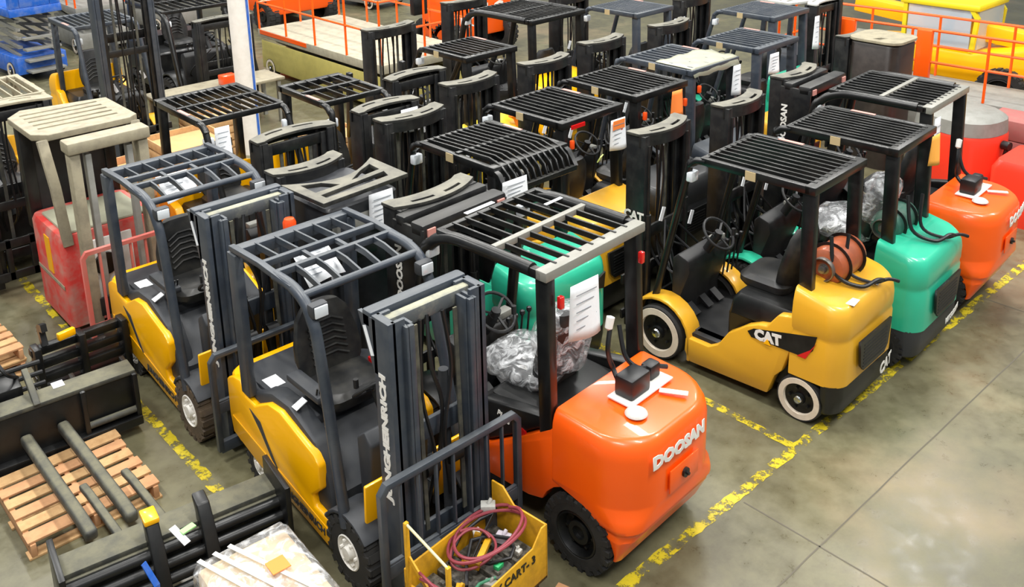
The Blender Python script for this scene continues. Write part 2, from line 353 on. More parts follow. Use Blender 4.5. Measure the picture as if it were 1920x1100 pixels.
def mast(par, y, hw, zt, m=None, tie=None, forks=True, textstr=None, label=None, back=False, ty=-1, carriage=.15, sz=.22):
    m = m or MASTB; s = ty      # ty -1: tie bar bows toward -y (the driver)
    for sx in (-1, 1):
        b = B()
        b.box(sx*hw-.018, sx*hw+.018, y-sz/2, y+sz/2, .07, zt)
        b.box(min(sx*hw, sx*(hw-.075)), max(sx*hw, sx*(hw-.075)), y-sz/2, y-sz/2+.03, .07, zt); b.box(min(sx*hw, sx*(hw-.075)), max(sx*hw, sx*(hw-.075)), y+sz/2-.03, y+sz/2, .07, zt)
        b.build('mast_rail', m, par, bevel=.006)
        b = B(); xi = sx*(hw-.07)
        b.box(xi-.014, xi+.014, y-.035, y+.075, .12, zt-.04); b.box(min(xi,xi-sx*.06), max(xi,xi-sx*.06), y-.035, y-.01, .12, zt-.04); b.box(min(xi,xi-sx*.06), max(xi,xi-sx*.06), y+.05, y+.075, .12, zt-.04)
        b.build('inner_rail', m, par, bevel=.005)
        B().cyl((sx*(hw-.05), y-s*-.0-.11, .2), (sx*(hw-.05), y-.11, zt*.62), .034, 12).cyl((sx*(hw-.05), y-.11, zt*.62), (sx*(hw-.05), y-.11, zt-.1), .02, 10).build('lift_cylinder', m, par)
        B().tube(smooth_path([(sx*.09, y+.02, zt-.05), (sx*.1, y+.06, zt*.7), (sx*.08, y+.03, .9), (sx*.1, y-.12, .7)]), .014, 6).build('hydraulic_hose', HOSE, par)
        B().tube(smooth_path([(sx*.04, y+.01, zt-.05), (sx*.05, y-.03, zt*.75), (sx*.02, y+.0, 1.0), (sx*.07, y-.1, .75)]), .011, 6).build('hydraulic_hose', HOSE, par)
        B().bar([(sx*.16, y+.03, zt-.06), (sx*.16, y+.04, .5)], .035, .014).build('lift_chain', OLIVE, par)
    e = hw+.03
    N = 12; rear = []; front = []
    for i in range(N+1):
        t = -1+2*i/N; bow = (1-abs(t)**2.2)
        rear.append((e*t, s*(.05+.12*bow))); front.append((e*t*(1 if abs(t)<.75 else 1), s*(-.10 if abs(t) > .8 else -.08+.06*(1-abs(t/.8)**2))))
    sl = []
    for t0, t1 in ((-.62,-.12), (.12,.62)):
        a = [(e*(t0+(t1-t0)*i/5), s*(.05+.12*(1-abs(t0+(t1-t0)*i/5)**2.2)-.045)) for i in range(6)]
        sl.append(a + [(x, v-s*.04) for x, v in a[::-1]])
    o = curve_mesh('tie_bar', [rear+front[::-1]]+sl, .02, tie or TIE, par, Matrix.Translation((0, y, zt+.012)), .004)
    sk = B().bar([(x, y+v, zt-.05) for x, v in rear], .012, .11); sk.build('tie_skirt', m, par)
    for q in ((-hw, hw, y-sz/2-.01, y-sz/2+.02, zt*.5, zt*.5+.13), (-hw, hw, y-sz/2-.01, y-sz/2+.02, .3, .42), (-hw+.07, hw-.07, y+.01, y+.05, zt-.16, zt-.05), (-hw+.07, hw-.07, y+.03, y+.06, zt*.45, zt*.45+.1)): B().box(*q).build('mast_crossbar', m, par, bevel=.006)
    c = B(); c.box(-hw-.06, hw+.06, y+.1, y+.13, carriage+.38, carriage+.48); c.box(-hw-.06, hw+.06, y+.1, y+.13, carriage, carriage+.1)
    for x in (-hw*.6, 0, hw*.6): c.box(x-.03, x+.03, y+.08, y+.13, carriage, carriage+.48)
    c.build('carriage', m, par, bevel=.006)
    if forks:
        for sx in (-1, 1): B().prism([(y+.13,carriage+.48),(y+.17,carriage+.48),(y+.17,.09),(y+1.0,.055),(y+1.0,.045),(y+.15,.04),(y+.13,.06)], 'x', sx*.22-.05, sx*.22+.05).build('fork', m, par, bevel=.004)
    if textstr:
        tx, tm, ts = textstr
        text(tx, ts, (-hw-.065, y-.12, zt-.5), (0,0,1), (0,1,0), tm, par, bold=.004, sx=1.1)
def seat(par, x, y, z, m=SEATM, w=.5, tall=.55):
    f = 1 
    c = B().loft([ring(w/2*k, y-.24*k, y+.26*k, z+dz, .1, .12) for k, dz in ((.9,0),(1,.04),(1,.09),(.85,.13))]).build('seat_cushion', m, par)
    b = B(); rr = []
    for k, t in ((.8,-.02),(.95,.1),(1,.3),(.97,.5),(.8,.85),(.55,1.0)):
        zz = z+.1+tall*t; yy = y-.2-.12*t
        rg = []
        for i in range(20):
            a = 2*math.pi*i/20; X = math.cos(a); Y = math.sin(a)
            rg.append(Vector((x+w/2*k*math.copysign(abs(X)**.6, X), yy+.07*k*math.copysign(abs(Y)**.7, Y)+.05*abs(X)**2, zz)))
        rr.append(rg)
    bk = b.loft(rr).build('seat_backrest', m, par)
    if x: c.location.x = x
    rb = B()
    for i in range(6):
        zz = z+.22+i*tall*.1; yy = y-.2-.12*(zz-z-.1)/tall+.075
        rb.tube([(x-w*.27, yy+.012, zz-.02), (x-w*.1, yy, zz+.03), (x+w*.1, yy, zz+.03), (x+w*.27, yy+.012, zz-.02)], .011, 6)
    rb.build('backrest_rib', m, bk)
    return c
def steering(par, y, z, m=DARK, x=0, col=True):
    o = B().tube([(x+.17*math.cos(t), y+.17*math.sin(t)*.75, z+.17*math.sin(t)*.66) for t in [2*math.pi*i/24 for i in range(24)]], .014, 8, closed=True)
    for t in (.5, 2.6, 4.7): o.bar([(x,y,z-.02),(x+.17*math.cos(t), y+.17*math.sin(t)*.75, z+.17*math.sin(t)*.66)], .02, .012)
    o.cyl((x,y+.02,z-.05),(x,y-.005,z+.02),.04,14)
    o = o.build('steering_wheel', m, par)
    B().cyl((x+.1, y-.1, z-.02+.0),(x+.1,y-.1,z+.05),.02,10).build('spinner_knob', m, o)
    if col: B().cyl((x,y+.02,z-.03),(x,y+.3,z-.5),.045,12).build('steering_column', m, par)
def guard(par, z, y0, y1, hw, nb=9, m=GUARD, cross=True, style='flat', legy=.28, legz=.5, postz=.95, rearw=.1, hump=0, bw=.018, beam=None, tr=.035):
    for sx in (-1, 1):
        B().bar([(sx*(hw-.02), y0-.02, postz), (sx*(hw-.035), y0+.02, z-.02)], .075, .12, up=(0,1,0)).build('rear_post', m, par, bevel=.012)
        if style == 'drop': P = [(sx*hw, y1-.12, z-.01), (sx*hw, y1+.03, z-.05), (sx*hw, y1+.1, z-.17), (sx*(hw+.0), y1+legy, legz)]
        else: P = [(sx*hw, y1-.14, z-.02), (sx*hw, y1-.04, z-.035), (sx*hw, y1+.03, z-.1), (sx*hw, y1+.06, z-.2), (sx*(hw+.02), y1+legy, legz)]
        P = [P[0]] + smooth_path(P[1:], 4)
        if tr > .04: P = smooth_path([(sx*hw, y0+.1, z-.01), (sx*hw, y1-.5, z-.01), (sx*hw, y1-.2, z-.03), (sx*hw, y1+.0, z-.14), (sx*(hw+.01), y1+.1, z-.36), (sx*(hw+.02), y1+legy, legz)], 5)
        B().tube(P, tr, 12).build('front_leg', m, par)
    b = B()
    for sx in (-1, 1): b.bar([(sx*hw, y0, z-.02), (sx*hw, y1-.1, z-.02)], .06, .07)
    B().box(-hw-.03, hw+.03, y0-.05, y0-.05+rearw, z-.055, z+.018).build('rear_beam', beam or m, par, bevel=.008)
    b.box(-hw-.02, hw+.02, y1-.13, y1-.08, z-.05, z+.012)
    if cross: B().box(-hw, hw, y0+(y1-y0)*.42, y0+(y1-y0)*.42+.05, z-.02, z+.03).build('cross_beam', beam or m, par, bevel=.005)
    fr = b.build('guard_frame', m, par, bevel=.008)
    bb = B()
    for i in range(nb):
        x = -hw+2*hw*(i+1)/(nb+1)
        if style == 'bowrear':
            P = [(x, y0-.16, z-.17), (x, y0-.12, z-.07), (x, y0-.03, z+.0), (x, y0+.12, z+.035), (x, y1-.1, z)]
        else: P = [(x, y0, z+.003), (x, y1-.1, z-.003)]
        bb.bar(P, bw, .045)
    if style == 'bowrear': bb.bar([(-hw, y0-.17, z-.18), (hw, y0-.17, z-.18)], .05, .05); [bb.bar([(sx*hw, y0, z-.02), (sx*hw, y0-.08, z-.05), (sx*hw, y0-.17, z-.18)], .05, .05) for sx in (-1,1)]
    bb.build('guard_bars', m, fr, bevel=.003, seg=1)
    return fr
def cabin(par, hw, y0, y1, zf, m=DARK, dash=.95):
    B().box(-hw, hw, y0, y1, zf, zf+.04).build('floor_plate', m, par)
    d = B().prism([(y1-.02, zf), (y1-.02, dash), (y1-.08, dash+.06), (y1-.2, dash+.02), (y1-.22, dash-.1), (y1-.1, zf+.2), (y1-.12, zf)], 'x', -hw+.08, hw-.08).build('dashboard', m, par, bevel=.02)
    g = B().box(.12, .3, y1-.19, y1-.1, dash+.03, dash+.09); g.build('gauge_display', GREYP, d, bevel=.008)
    for i in range(4): 
        x = .1+.08*i
        B().cyl((x, y1-.3, dash-.25), (x+.0, y1-.34, dash+.1), .009, 6).lathe([(0,.03),(.02,.02),(.024,0),(.015,-.02)], (x, y1-.34, dash+.12), (0,0,1), 10).build('lever', HOSE, par)
    for x in (-.2, .02, .2): B().obox((x, y1-.18, zf+.1), .09, .14, .02, rx=.6).build('pedal', HOSE, par)
    c = B(); rnd = random.Random(3)
    for k in range(7):
        x = rnd.uniform(-hw*.7, hw*.7)
        c.tube(smooth_path([(x, y1-.05, zf+.1+rnd.random()*.4), (x+rnd.uniform(-.1,.1), y1+.1, zf+.3+rnd.random()*.3), (x*.4, y1+.24, dash+rnd.uniform(-.2,.3))]), .013, 6)
    c.build('hydraulic_hoses', HOSE, par)
def counterweight(par, hw, L, z0, z1, m, arch=(.2,.62), slope=.08, rr=.2, bulge=.05, groove=None, taper=.04, flare=.10, gd=.012):
    rings = []
    za = max(arch[1], z0+.01)
    zs = [z0, z0+.02]
    n = 6
    if za > z0+.1:
        for i in range(n+1): zs.append(z0+.06+(za-z0-.06)*i/n)
    zs += [za+.02, za+.12]
    if groove: zs += [groove-.02, groove, groove+.035, groove+.055]
    zs += [z1-.14, z1-.07, z1-.025, z1-.005, z1]
    zs = sorted(set(round(q,4) for q in zs))
    for zz in zs:
        t = (zz-z0)/(z1-z0)
        # plan half width and rear face
        a = hw*(1-flare*max(0,.35-t)/.35) ; yr = taper*2*max(0,.3-t)/.3
        if groove and groove-.001 < zz < groove+.04: a -= gd; yr += gd
        k = max(0, (zz-(z1-.14))/.14); ins = .06*(1-math.sqrt(max(0,1-k*k)))
        a -= ins; yr += ins*1.2
        if zz < za: yf = arch[0]+(L-arch[0])*(1-math.sqrt(max(0,1-((zz-z0)/(za-z0))**2.2)))
        else: yf = L
        yf = max(yf, yr+.1)
        zt = zz
        rg = ring(a, yr, yf, zt, min(rr, (yf-yr)*.45), .02, 6, bulge)
        if slope and k > 0:
            for p in rg: p.z += slope*k*max(0,min(1,(p.y-.05)/(L-.05)))
        rings.append(rg)
    return B().loft(rings).build('counterweight', m, par)
def lpg_hoses(par, y, z, m=HOSE):
    B().tube(smooth_path([(.08, y+.34, z+.42), (.02, y+.3, z+.12), (.1, y+.12, z+.03), (.22, y+.02, z+.05), (.3, y-.04, z+.02)]), .016, 8).build('fuel_hose', m, par)
    B().tube(smooth_path([(-.12, y+.4, z+.45), (-.16, y+.32, z+.14), (-.05, y+.14, z+.04), (.08, y+.06, z+.08), (.2, y+.05, z+.04)]), .018, 8).build('fuel_hose', m, par)

def ic_truck(name, label, x, y, rz, body, cw, lowc=None, hw=.53, gz=2.1, gy=(.48,1.6), ghw=.44, nb=9, cross=False, gstyle='flat', tyres='cushion',
             mz=2.12, my=2.28, mhw=.36, cz=(.12,1.12), L=.5, kind='cushion', tall=False, grp=None, mtext=None, hoodm=None, forks=False, sm=None, gm=GUARD, tie=None, wheels=4, rearw=.1, detail=True, beam=None, lamp=None, lowL=.2):
    t = thing(name, label, 'forklift', (x, y, 0), rz, grp)
    if kind == 'cushion':
        # body side profile in y,z with arch for the rear wheel and a step notch
        P = [(L-.05,.16),(L+.0,.2)] + [(a, b) for a, b in [(.62,.13),(1.52,.1),(1.52,.34),(1.28,.34),(1.15,.42),(1.07,.55),(1.0,.6),(.92,.74),(.72,.77),(.6,.93),(L-.05,.95)]]
        for s in (-1, 1):
            pr = [(.3,.34)] + [(.34+.0*i, .0) for i in range(0)]
            arcp = arc(.38, .2, .27, 178, 8, 8)       # rear wheel opening
            prof = [(.47,.7)] + [q for q in arcp if q[0] > .47] + [(.68,.13),(1.5,.1),(1.56,.2),(1.55,.34),(1.3,.34),(1.2,.4),(1.1,.56),(1.02,.62),(.92,.7),(.8,.76),(.72,.78),(.62,.92),(.5,.95),(.47,.95)]
            sd = B().prism(prof, 'x', s*(hw-.1), s*hw).build('side_panel', body, t, bevel=.018)
            B().prism([(1.12,.18),(1.5,.16),(1.56,.34),(1.5,.38),(1.18,.38)], 'x', s*(hw-.06), s*(hw-.2)).build('step', DARK, t, bevel=.01)
            fa = arc(1.86, .27, .36, 170, 12, 10); fb = arc(1.86, .27, .33, 12, 170, 10)
            B().prism([(1.5,.1)]+fa+fb+[(1.53,.1)], 'x', s*(hw-.2), s*(hw+.0)).build('front_fender', body, t, bevel=.008)
        B().loft([ring(hw-.12, .5, 1.18, z_, .03, .03) for z_ in (.2,.7)]+[ring(hw-.1, .5, 1.16, .72, .03,.03), ring(hw-.1,.5,1.14,.86,.03,.05), ring(hw-.14,.52,1.1,.92,.03,.05)]).build('engine_hood', hoodm or BLACK, t)
        counterweight(t, hw+.0, L, .42, cz[1], cw, arch=(L-.001,.43), slope=.1, rr=.15, bulge=.06, groove=.82, taper=0, flare=0, gd=.006)
        lo = B().loft([ring(a, yr, lowL, z_, .13, .02, 5, .07) for a, yr, z_ in ((hw-.06,.05,cz[0]),(hw-.02,.02,cz[0]+.04),(hw-.004,.003,.3),(hw-.004,.003,.425))]).build('lower_bumper', lowc or BLACK, t)
        # radiator grille
        gq = [(-.3,.80),(.3,.80),(.26,.56),(.2,.5),(-.2,.5),(-.26,.56)]
        g = curve_mesh('radiator_grille', [gq], .02, BLACK, t, axes((0,-.004,0),(1,0,0),(0,0,1)))
        bb = B()
        for k in range(7): bb.box(-.22, .22, -.018, -.012, .54+.033*k, .55+.033*k)
        bb.build('grille_slats', DARK, g)
        wheel(t, hw-.0, .38, .21, .16, 1, tyres); wheel(t, -hw+.0, .38, .21, .16, -1, tyres)
        wheel(t, hw+.02, 1.86, .27, .2, 1, tyres); wheel(t, -hw-.02, 1.86, .27, .2, -1, tyres)
        zf = .34; dash = .98; cw_top = cz[1]
    else:
        for s in (-1, 1):
            arcp = arc(.5, .28, .34, 165, 20, 9)
            prof = [(.52,.62)] + [(a, b_) for a, b_ in arcp if a > .5] + [(.95,.36),(1.72,.32),(1.72,.5),(1.35,.6),(1.1,.76),(.9,.9),(.72,1.02),(.55,1.05)]
            B().prism(prof, 'x', s*(hw-.12), s*(hw-.01)).build('side_panel', body, t, bevel=.02)
            B().prism([(.7,1.04),(.9,.92),(1.1,.78),(1.35,.62),(1.72,.52),(1.72,.56),(1.5,.8),(1.42,.94),(.7,1.08)], 'x', s*(hw-.14), s*(hw-.03)).build('hood_side', hoodm or BLACK, t, bevel=.02)
            B().prism([(1.2,.14),(1.75,.14),(1.78,.34),(1.2,.36)], 'x', s*(hw-.02), s*(hw-.22)).build('step', DARK, t, bevel=.01)
            fa = arc(2.1, .33, .42, 165, 15, 9); fb = arc(2.1, .33, .39, 15, 165, 9)
            B().prism([(1.7,.16)]+fa+fb+[(1.73,.16)], 'x', s*(hw-.26), s*hw).build('front_fender', BLACK, t, bevel=.008)
        B().box(-hw+.16, hw-.16, .55, 1.8, .3, .62).build('chassis', DARK, t)
        B().loft([ring(hw-.14, .7, 1.45, z_, .03, .05) for z_ in (.5,.88,.94)]+[ring(hw-.18,.72,1.42,.97,.03,.06)]).build('engine_hood', hoodm or BLACK, t)
        counterweight(t, hw, .72, .2, cz[1], cw, arch=(.2,.62), slope=.03, rr=.3, bulge=.07, groove=.42, taper=.06)
        wheel(t, hw, .5, .28, .2, 1, tyres); wheel(t, -hw, .5, .28, .2, -1, tyres)
        wheel(t, hw+.03, 2.1, .33, .22, 1, tyres); wheel(t, -hw-.03, 2.1, .33, .22, -1, tyres)
        # rear towing recess
        rc = B(); rc.box(-.17,.17,-.012,.0,.66,.84); rc.build('tow_recess', cw, t, bevel=.005)
        B().cyl((0,-.03,.75),(0,.03,.75),.035,14).cyl((0,-.05,.75),(0,0,.75),.012,8).build('tow_pin', BLACK, t)
        zf = .42; dash = 1.08; cw_top = cz[1]
    y1 = gy[1]
    cabin(t, hw-.12, 1.1, my-.42, zf, DARK, dash)
    st = seat(t, 0, gy[0]+.52, (.9 if kind == 'cushion' else .95), sm or SEATM)
    steering(t, my-.72, dash+.22)
    guard(t, gz, gy[0], y1, ghw, nb, gm, cross, gstyle, legy=(my-.3-y1), legz=zf+.1, postz=cw_top-.25, rearw=rearw, beam=beam, tr=.048 if kind == 'pneu' else .035)
    mast(t, my, mhw, mz, tie=tie, forks=forks, textstr=mtext)
    if kind == 'cushion':
        B().box(ghw-.02, ghw+.02, gy[0]+.55, gy[0]+.8, gz+.014, gz+.019).build('guard_sticker', mat('pink_sticker','c98a80',.6), t)
        B().box(-ghw-.036, -ghw-.03, gy[0]+.5, gy[0]+.6, gz-.07, gz+.01).build('guard_sticker', mat('tan_sticker','b3a078',.6), t)
        for X, Y_, Z_2 in ((-ghw*.6, my-.25, 1.35), (.15, my-.3, 1.2)): B().obox((X,Y_,Z_2), .05,.01,.14,ry=.4).build('hanging_tag', PAPER, t)
    if detail:
        for sx in (-1, 1):
            B().obox((sx*(ghw-.02), y1+.02, gz-.2), .11, .07, .1).build('headlight', LENS, t, bevel=.015)
            if lamp: B().box(sx*(ghw-.07)-.02, sx*(ghw-.07)+.02, gy[0]-.11, gy[0]-.07, gz-.26, gz-.17).build('tail_light', lamp, t, bevel=.008)
    return t
def tank(par, y, z, m, r=.15, hl=.3, x=0, film=False):
    rings = [(0,-hl),(r*.6,-hl+.005),(r*.92,-hl+.04),(r,-hl+.09),(r,hl-.09),(r*.92,hl-.04),(r*.6,hl-.005),(0,hl)]
    o = B().lathe(rings, (x,y,z+r), (1,0,0), 32).build('gas_tank', m, par)
    b = B()
    for dx in (-hl*.5, hl*.5): b.sweep([(x+dx, y+(r+.008)*math.cos(t), z+r+(r+.008)*math.sin(t)) for t in [2*math.pi*i/28 for i in range(28)]], [(-.02,-.003),(.02,-.003),(.02,.003),(-.02,.003)], up=(1,0,0), closed=True)
    b.box(x-hl*.8, x+hl*.8, y-r*.8, y+r*.8, z-.015, z+.02)
    b.build('tank_strap', BLACK, o)
    B().lathe([(0,.05),(.03,.045),(.035,0),(.05,0),(.05,-.02)], (x-hl, y, z+r), (-1,0,0), 14).lathe([(r*.62,0),(r*.62,.05),(r*.57,.05),(r*.57,0)], (x-hl+.01, y, z+r), (-1,0,0), 28).build('tank_valve', STEEL, o)
    return o

# electric truck, yellow panels on slate
def electric_truck(label, x, y, rz, hw=.52, muddy=False, lo=True):
    t = thing('electric_forklift', label, 'forklift', (x, y, 0), rz)
    for s in (-1, 1):
        prof = [(.04,.5),(.07,.33),(.45,.24),(1.48,.1),(1.6,.16),(1.6,.33),(1.31,.35),(1.29,.43),(1.42,.55),(1.42,.74),(1.36,.8),(.9,.92),(.72,.9),(.5,.78),(.36,.8),(.28,.9),(.16,.88),(.05,.82)]
        sp = B().prism(prof, 'x', s*(hw-.07), s*hw).build('side_panel', YEL, t, bevel=.02)
        B().bar([(s*(hw+.001), .1, .5),(s*(hw+.001), 1.5, .26)], .006, .012).build('panel_crease', YEL, sp)
        xs = s*(hw+.004)
        v = [(.42,.72),(.58,.68),(.66,.56),(.82,.36),(.72,.42),(.58,.58)]
        c = B().prism(v, 'x', xs-s*.01, xs); c.build('grip_recess', SLATED, sp)
        q = B().box(min(xs,xs-s*.006), max(xs,xs-s*.006), .85, 1.35, .215, .222); 
        text('JUNGHEINRICH', .085, (xs, 1.15, .24), (0, s, -.12*0-.1), (0,0,1), SLATED, sp, bold=.002)
        # battery hood shoulder, slate, inboard of the yellow panel
        B().prism([(.3,.5),(1.5,.3),(1.45,.62),(1.3,.84),(.95,.97),(.7,.96),(.45,.86),(.3,.9)], 'x', s*(hw-.2), s*(hw-.05)).build('hood_shoulder', SLATED, t, bevel=.03)
        B().box(min(s*(hw-.26),s*(hw-.01)), max(s*(hw-.26),s*(hw-.01)), 1.42, 1.78, .3, .36).build('step', SLATED, t, bevel=.012)
        wheel(t, s*(hw+.02), 1.77, .26, .2, s, 'muddy' if muddy else 'white')
        wheel(t, s*(hw-.03), .42, .19, .12, s, 'white')
        fa = arc(1.77, .26, .31, 150, 40, 7); fb = arc(1.77, .26, .28, 40, 150, 7)
        B().prism(fa+fb, 'x', s*(hw-.22), s*(hw+.03)).build('front_fender', SLATED, t, bevel=.01)
        pl = B().obox((s*(hw-.22), 1.9, .62), .33, .03, .42, rx=-.06); pl.build('front_panel', YEL, t, bevel=.012)
        # tie bar between post and leg
    B().loft([ring(hw-.02, .0, .32, z_, .12, .02, 5, .04) for z_ in (.28,.5,.86)]+[ring(hw-.03,.02,.31,.88,.12,.02,5,.04)]).build('counterweight', YEL, t)
    B().loft([ring(hw-.1, .28, 1.5, z_, .03, .06) for z_ in (.25,.5)]+[ring(hw-.18, .3, 1.15, .82, .05, .08)]).build('battery_box', SLATED, t)
    B().box(-hw+.09, hw-.09, .1, 1.1, .8, .895).build('hood_cover', SLATED, t, bevel=.03)
    B().box(-hw+.1, hw-.1, 1.4, 1.76, .3, .35).build('floor_plate', DARK, t)
    B().prism([(1.62,.35),(1.72,.35),(1.78,.98),(1.7,1.06),(1.6,.98)], 'x', -.2, .3).build('dashboard', SLATED, t, bevel=.02)
    steering(t, 1.42, 1.16); seat(t, 0, .98, .92, w=.56, tall=.52)
    ar = B().box(.26,.38,.8,1.25,1.08,1.14); ar.build('armrest', SLATED, t, bevel=.02)
    for k in range(4): B().cyl((.28+.025*k, 1.2, 1.14),(.28+.025*k,1.22,1.2),.008,6).build('lever', HOSE, t)
    # orange belt buckle and warning decals on the hood
    B().box(-.34,-.3,.86,.92,.96,1.02).build('belt_buckle', REDL, t, bevel=.006)
    d = B().box(.26,.38,.4,.56,.896,.9); d.build('warning_decal', PAPER, t)
    d = B().obox((hw-.12, 1.0, .985), .1, .07, .006, ry=.4); d.build('warning_decal', PAPER, t)
    # overhead guard
    gz = 2.05; g = SLATE
    for s in (-1, 1):
        B().bar([(s*(hw-.03), .38, .82), (s*(hw-.02), .40, gz-.03)], .07, .13, up=(0,1,0)).build('rear_post', g, t, bevel=.012)
        P = [(s*(hw-.03), 1.0, gz), (s*(hw-.03), 1.2, gz+.0), (s*(hw-.03), 1.36, gz-.05), (s*(hw-.03), 1.45, gz-.16), (s*(hw-.03), 1.52, gz-.4), (s*(hw-.0), 1.74, .45)]
        B().tube(smooth_path(P, 5), .04, 12).build('front_leg', g, t)
        hl = B().obox((s*(hw-.07), 1.47, gz-.09), .13, .08, .1); h = hl.build('headlight', SLATED, t, bevel=.02)
        B().obox((s*(hw-.07), 1.515, gz-.09), .1, .015, .08).build('lamp_lens', LENS, h, bevel=.006)
    b = B(); w = hw-.02
    b.box(-w, w, .34, .44, gz-.09, gz-.0)
    for s in (-1, 1): b.bar([(s*w, .36, gz), (s*w, .8, gz+.02), (s*w, 1.25, gz+.0)], .05, .045)
    b.bar([(-w,.80,gz+.01),(w,.80,gz+.01)], .045, .05)
    b.bar([(-w,1.0,gz+.01),(w,1.0,gz+.01)], .045, .05)
    b.tube([(-w,1.34,gz-.03),(w,1.34,gz-.03)], .03, 10)
    fr = b.build('guard_frame', g, t, bevel=.006)
    bb = B()
    for i in range(5):
        X = -w+2*w*(i+1)/6
        bb.bar([(X,.42,gz-.02),(X,.8,gz+.0)], .016, .05); bb.bar([(X,1.0,gz+.01),(X,1.15,gz+.005),(X,1.33,gz-.03)], .016, .05)
    for X in (-.12, .16): bb.bar([(X,.8,gz+.01),(X,1.0,gz+.01)], .03, .03)
    bb.build('guard_bars', g, fr)
    # mast, bowed tie bar towards the front here
    my = 2.12; mh = .36; zt = 2.12
    for s in (-1, 1):
        c = B().box(s*mh-.03, s*mh+.03, my-.09, my+.09, .08, zt); c.box(min(s*mh,s*(mh-.1)), max(s*mh,s*(mh-.1)), my-.09, my-.06, .08, zt).box(min(s*mh,s*(mh-.1)), max(s*mh,s*(mh-.1)), my+.06, my+.09, .08, zt)
        c.build('mast_rail', SLATE, t, bevel=.006)
        c = B().box(s*(mh-.09)-.014, s*(mh-.09)+.014, my-.02, my+.13, .12, zt-.04).box(s*(mh-.14)-.012, s*(mh-.14)+.012, my+.0, my+.1, .12, zt-.04).box(min(s*(mh-.09), s*(mh-.14)), max(s*(mh-.09), s*(mh-.14)), my+.1, my+.13, .12, zt-.04)
        c.build('inner_rail', SLATE, t, bevel=.005)
        B().cyl((s*(mh-.2), my-.1, .25), (s*(mh-.2), my-.1, 1.5), .035, 12).build('lift_cylinder', SLATED, t)
        B().box(s*(mh-.16)-.03, s*(mh-.16)+.03, my-.13, my-.11, .5, .85).build('yellow_shield', YEL, t)
    B().box(-mh-.03, mh+.03, my-.2, my-.1, zt-.11, zt+.01).build('rear_crosshead', SLATE, t, bevel=.02); B().box(-mh+.02, mh-.02, my-.08, my+.0, zt-.13, zt-.02).build('front_crosshead', mat('dusty_slate','53575a',.5,dirt=.5,dirtcol='a8a68c',dirt_up=.9), t, bevel=.02)
    for q in ((-mh+.1, mh-.1, my-.05, my-.01, 1.1, 1.25), (-mh, mh, my-.09, my-.05, .3, .42)): B().box(*q).build('mast_crossbar', SLATE, t, bevel=.012)
    for P in ([(.1,my+.02,zt-.1),(.14,my+.06,1.5),(.05,my+.05,1.0),(.1,my,.6)], [(-.08,my+.02,zt-.1),(-.12,my+.04,1.6),(-.02,my+.07,1.15),(-.1,my,.6)], [(.03,my+.0,zt-.1),(.07,my+.08,1.7),(-.04,my+.03,1.3),(.04,my,.6)]): B().tube(smooth_path(P), .014, 6).build('hydraulic_hose', HOSE, t)
    for X in (-.16,.16): B().bar([(X,my+.05,zt-.1),(X,my+.08,.5)], .03,.012).build('lift_chain', OLIVE, t)
    for X in (-.1,.1): B().lathe([(0,-.05),(.06,-.05),(.06,.05),(0,.05)], (X,my+.05,.95), (1,0,0), 16).build('hose_roller', HOSE, t)
    text('JUNGHEINRICH', .088, (mh+.033, my+.0, 1.28), (0,0,1), (0,-1,0), WHT, t, bold=.005, sx=1.5)
    b = B().add([(mh+.03,my-.09,1.74),(mh+.03,my+.09,1.74),(mh+.03,my+.09,2.1),(mh+.03,my-.16,2.1)], [(0,1,2,3)]).add([(mh-.01,my-.09,1.74),(mh-.01,my+.09,1.74),(mh-.01,my+.09,2.1),(mh-.01,my-.16,2.1)],[(0,1,2,3)])
    pl = B().prism([(my-.24,2.1),(my-.09,1.72),(my-.05,1.72),(my-.05,2.1)], 'x', mh+.0, mh+.03).build('mast_bracket', SLATE, t)
    sq = B().obox((mh+.034, my-.13, 1.93), .004, .035, .2, rx=.38); sq.build('rating_sticker', PAPER, t)
    return t
def carriage_back(t, my=2.12, wl=.53, wr=.53, zt=1.14, nb=7, m=SLATE, z0=.32, off=.22, fl=.75):
    y = my+off
    c = B().box(-wl, wr, y-.03, y+.02, .1, .2).box(-wl, wr, y-.03, y+.02, .46, .56)
    c.build('carriage', m, t, bevel=.006)
    r = B().bar([(-wl,y,z0-.2),(-wl,y,zt-.05),(-wl+.04,y,zt),(wr-.04,y,zt),(wr,y,zt-.05),(wr,y,z0-.2)], .045, .045, up=(0,1,0))
    for i in range(nb):
        X = -wl+(wl+wr)*(i+1)/(nb+1); r.bar([(X,y,z0),(X,y,zt-.02)], .016, .03, up=(0,1,0))
    r.bar([(-wl,y,.56),(wr,y,.56)], .03, .03, up=(0,1,0))
    r.build('load_backrest', m, t, bevel=.004)
    for s in (-1,1):
      if fl: B().prism([(y+.02,.56),(y+.06,.56),(y+.06,.09),(y+fl,.055),(y+fl,.045),(y+.03,.04)], 'x', s*.24-.05, s*.24+.05).build('fork', m, t, bevel=.004)
# ------------------------------------------------------------------ front row
y1t = electric_truck('yellow and slate electric forklift nearest the camera, its mast behind the battery cart', -2.97, 3.06, R(180), hw=.51)
carriage_back(y1t, wl=.53, wr=.60)
y2t = electric_truck('yellow and slate electric forklift with a muddy front tyre, behind the nearest yellow one', -3.05, 5.38, R(180), hw=.51, muddy=True)
carriage_back(y2t, wl=.44, wr=.5, zt=.98, nb=2, off=.15, fl=0)

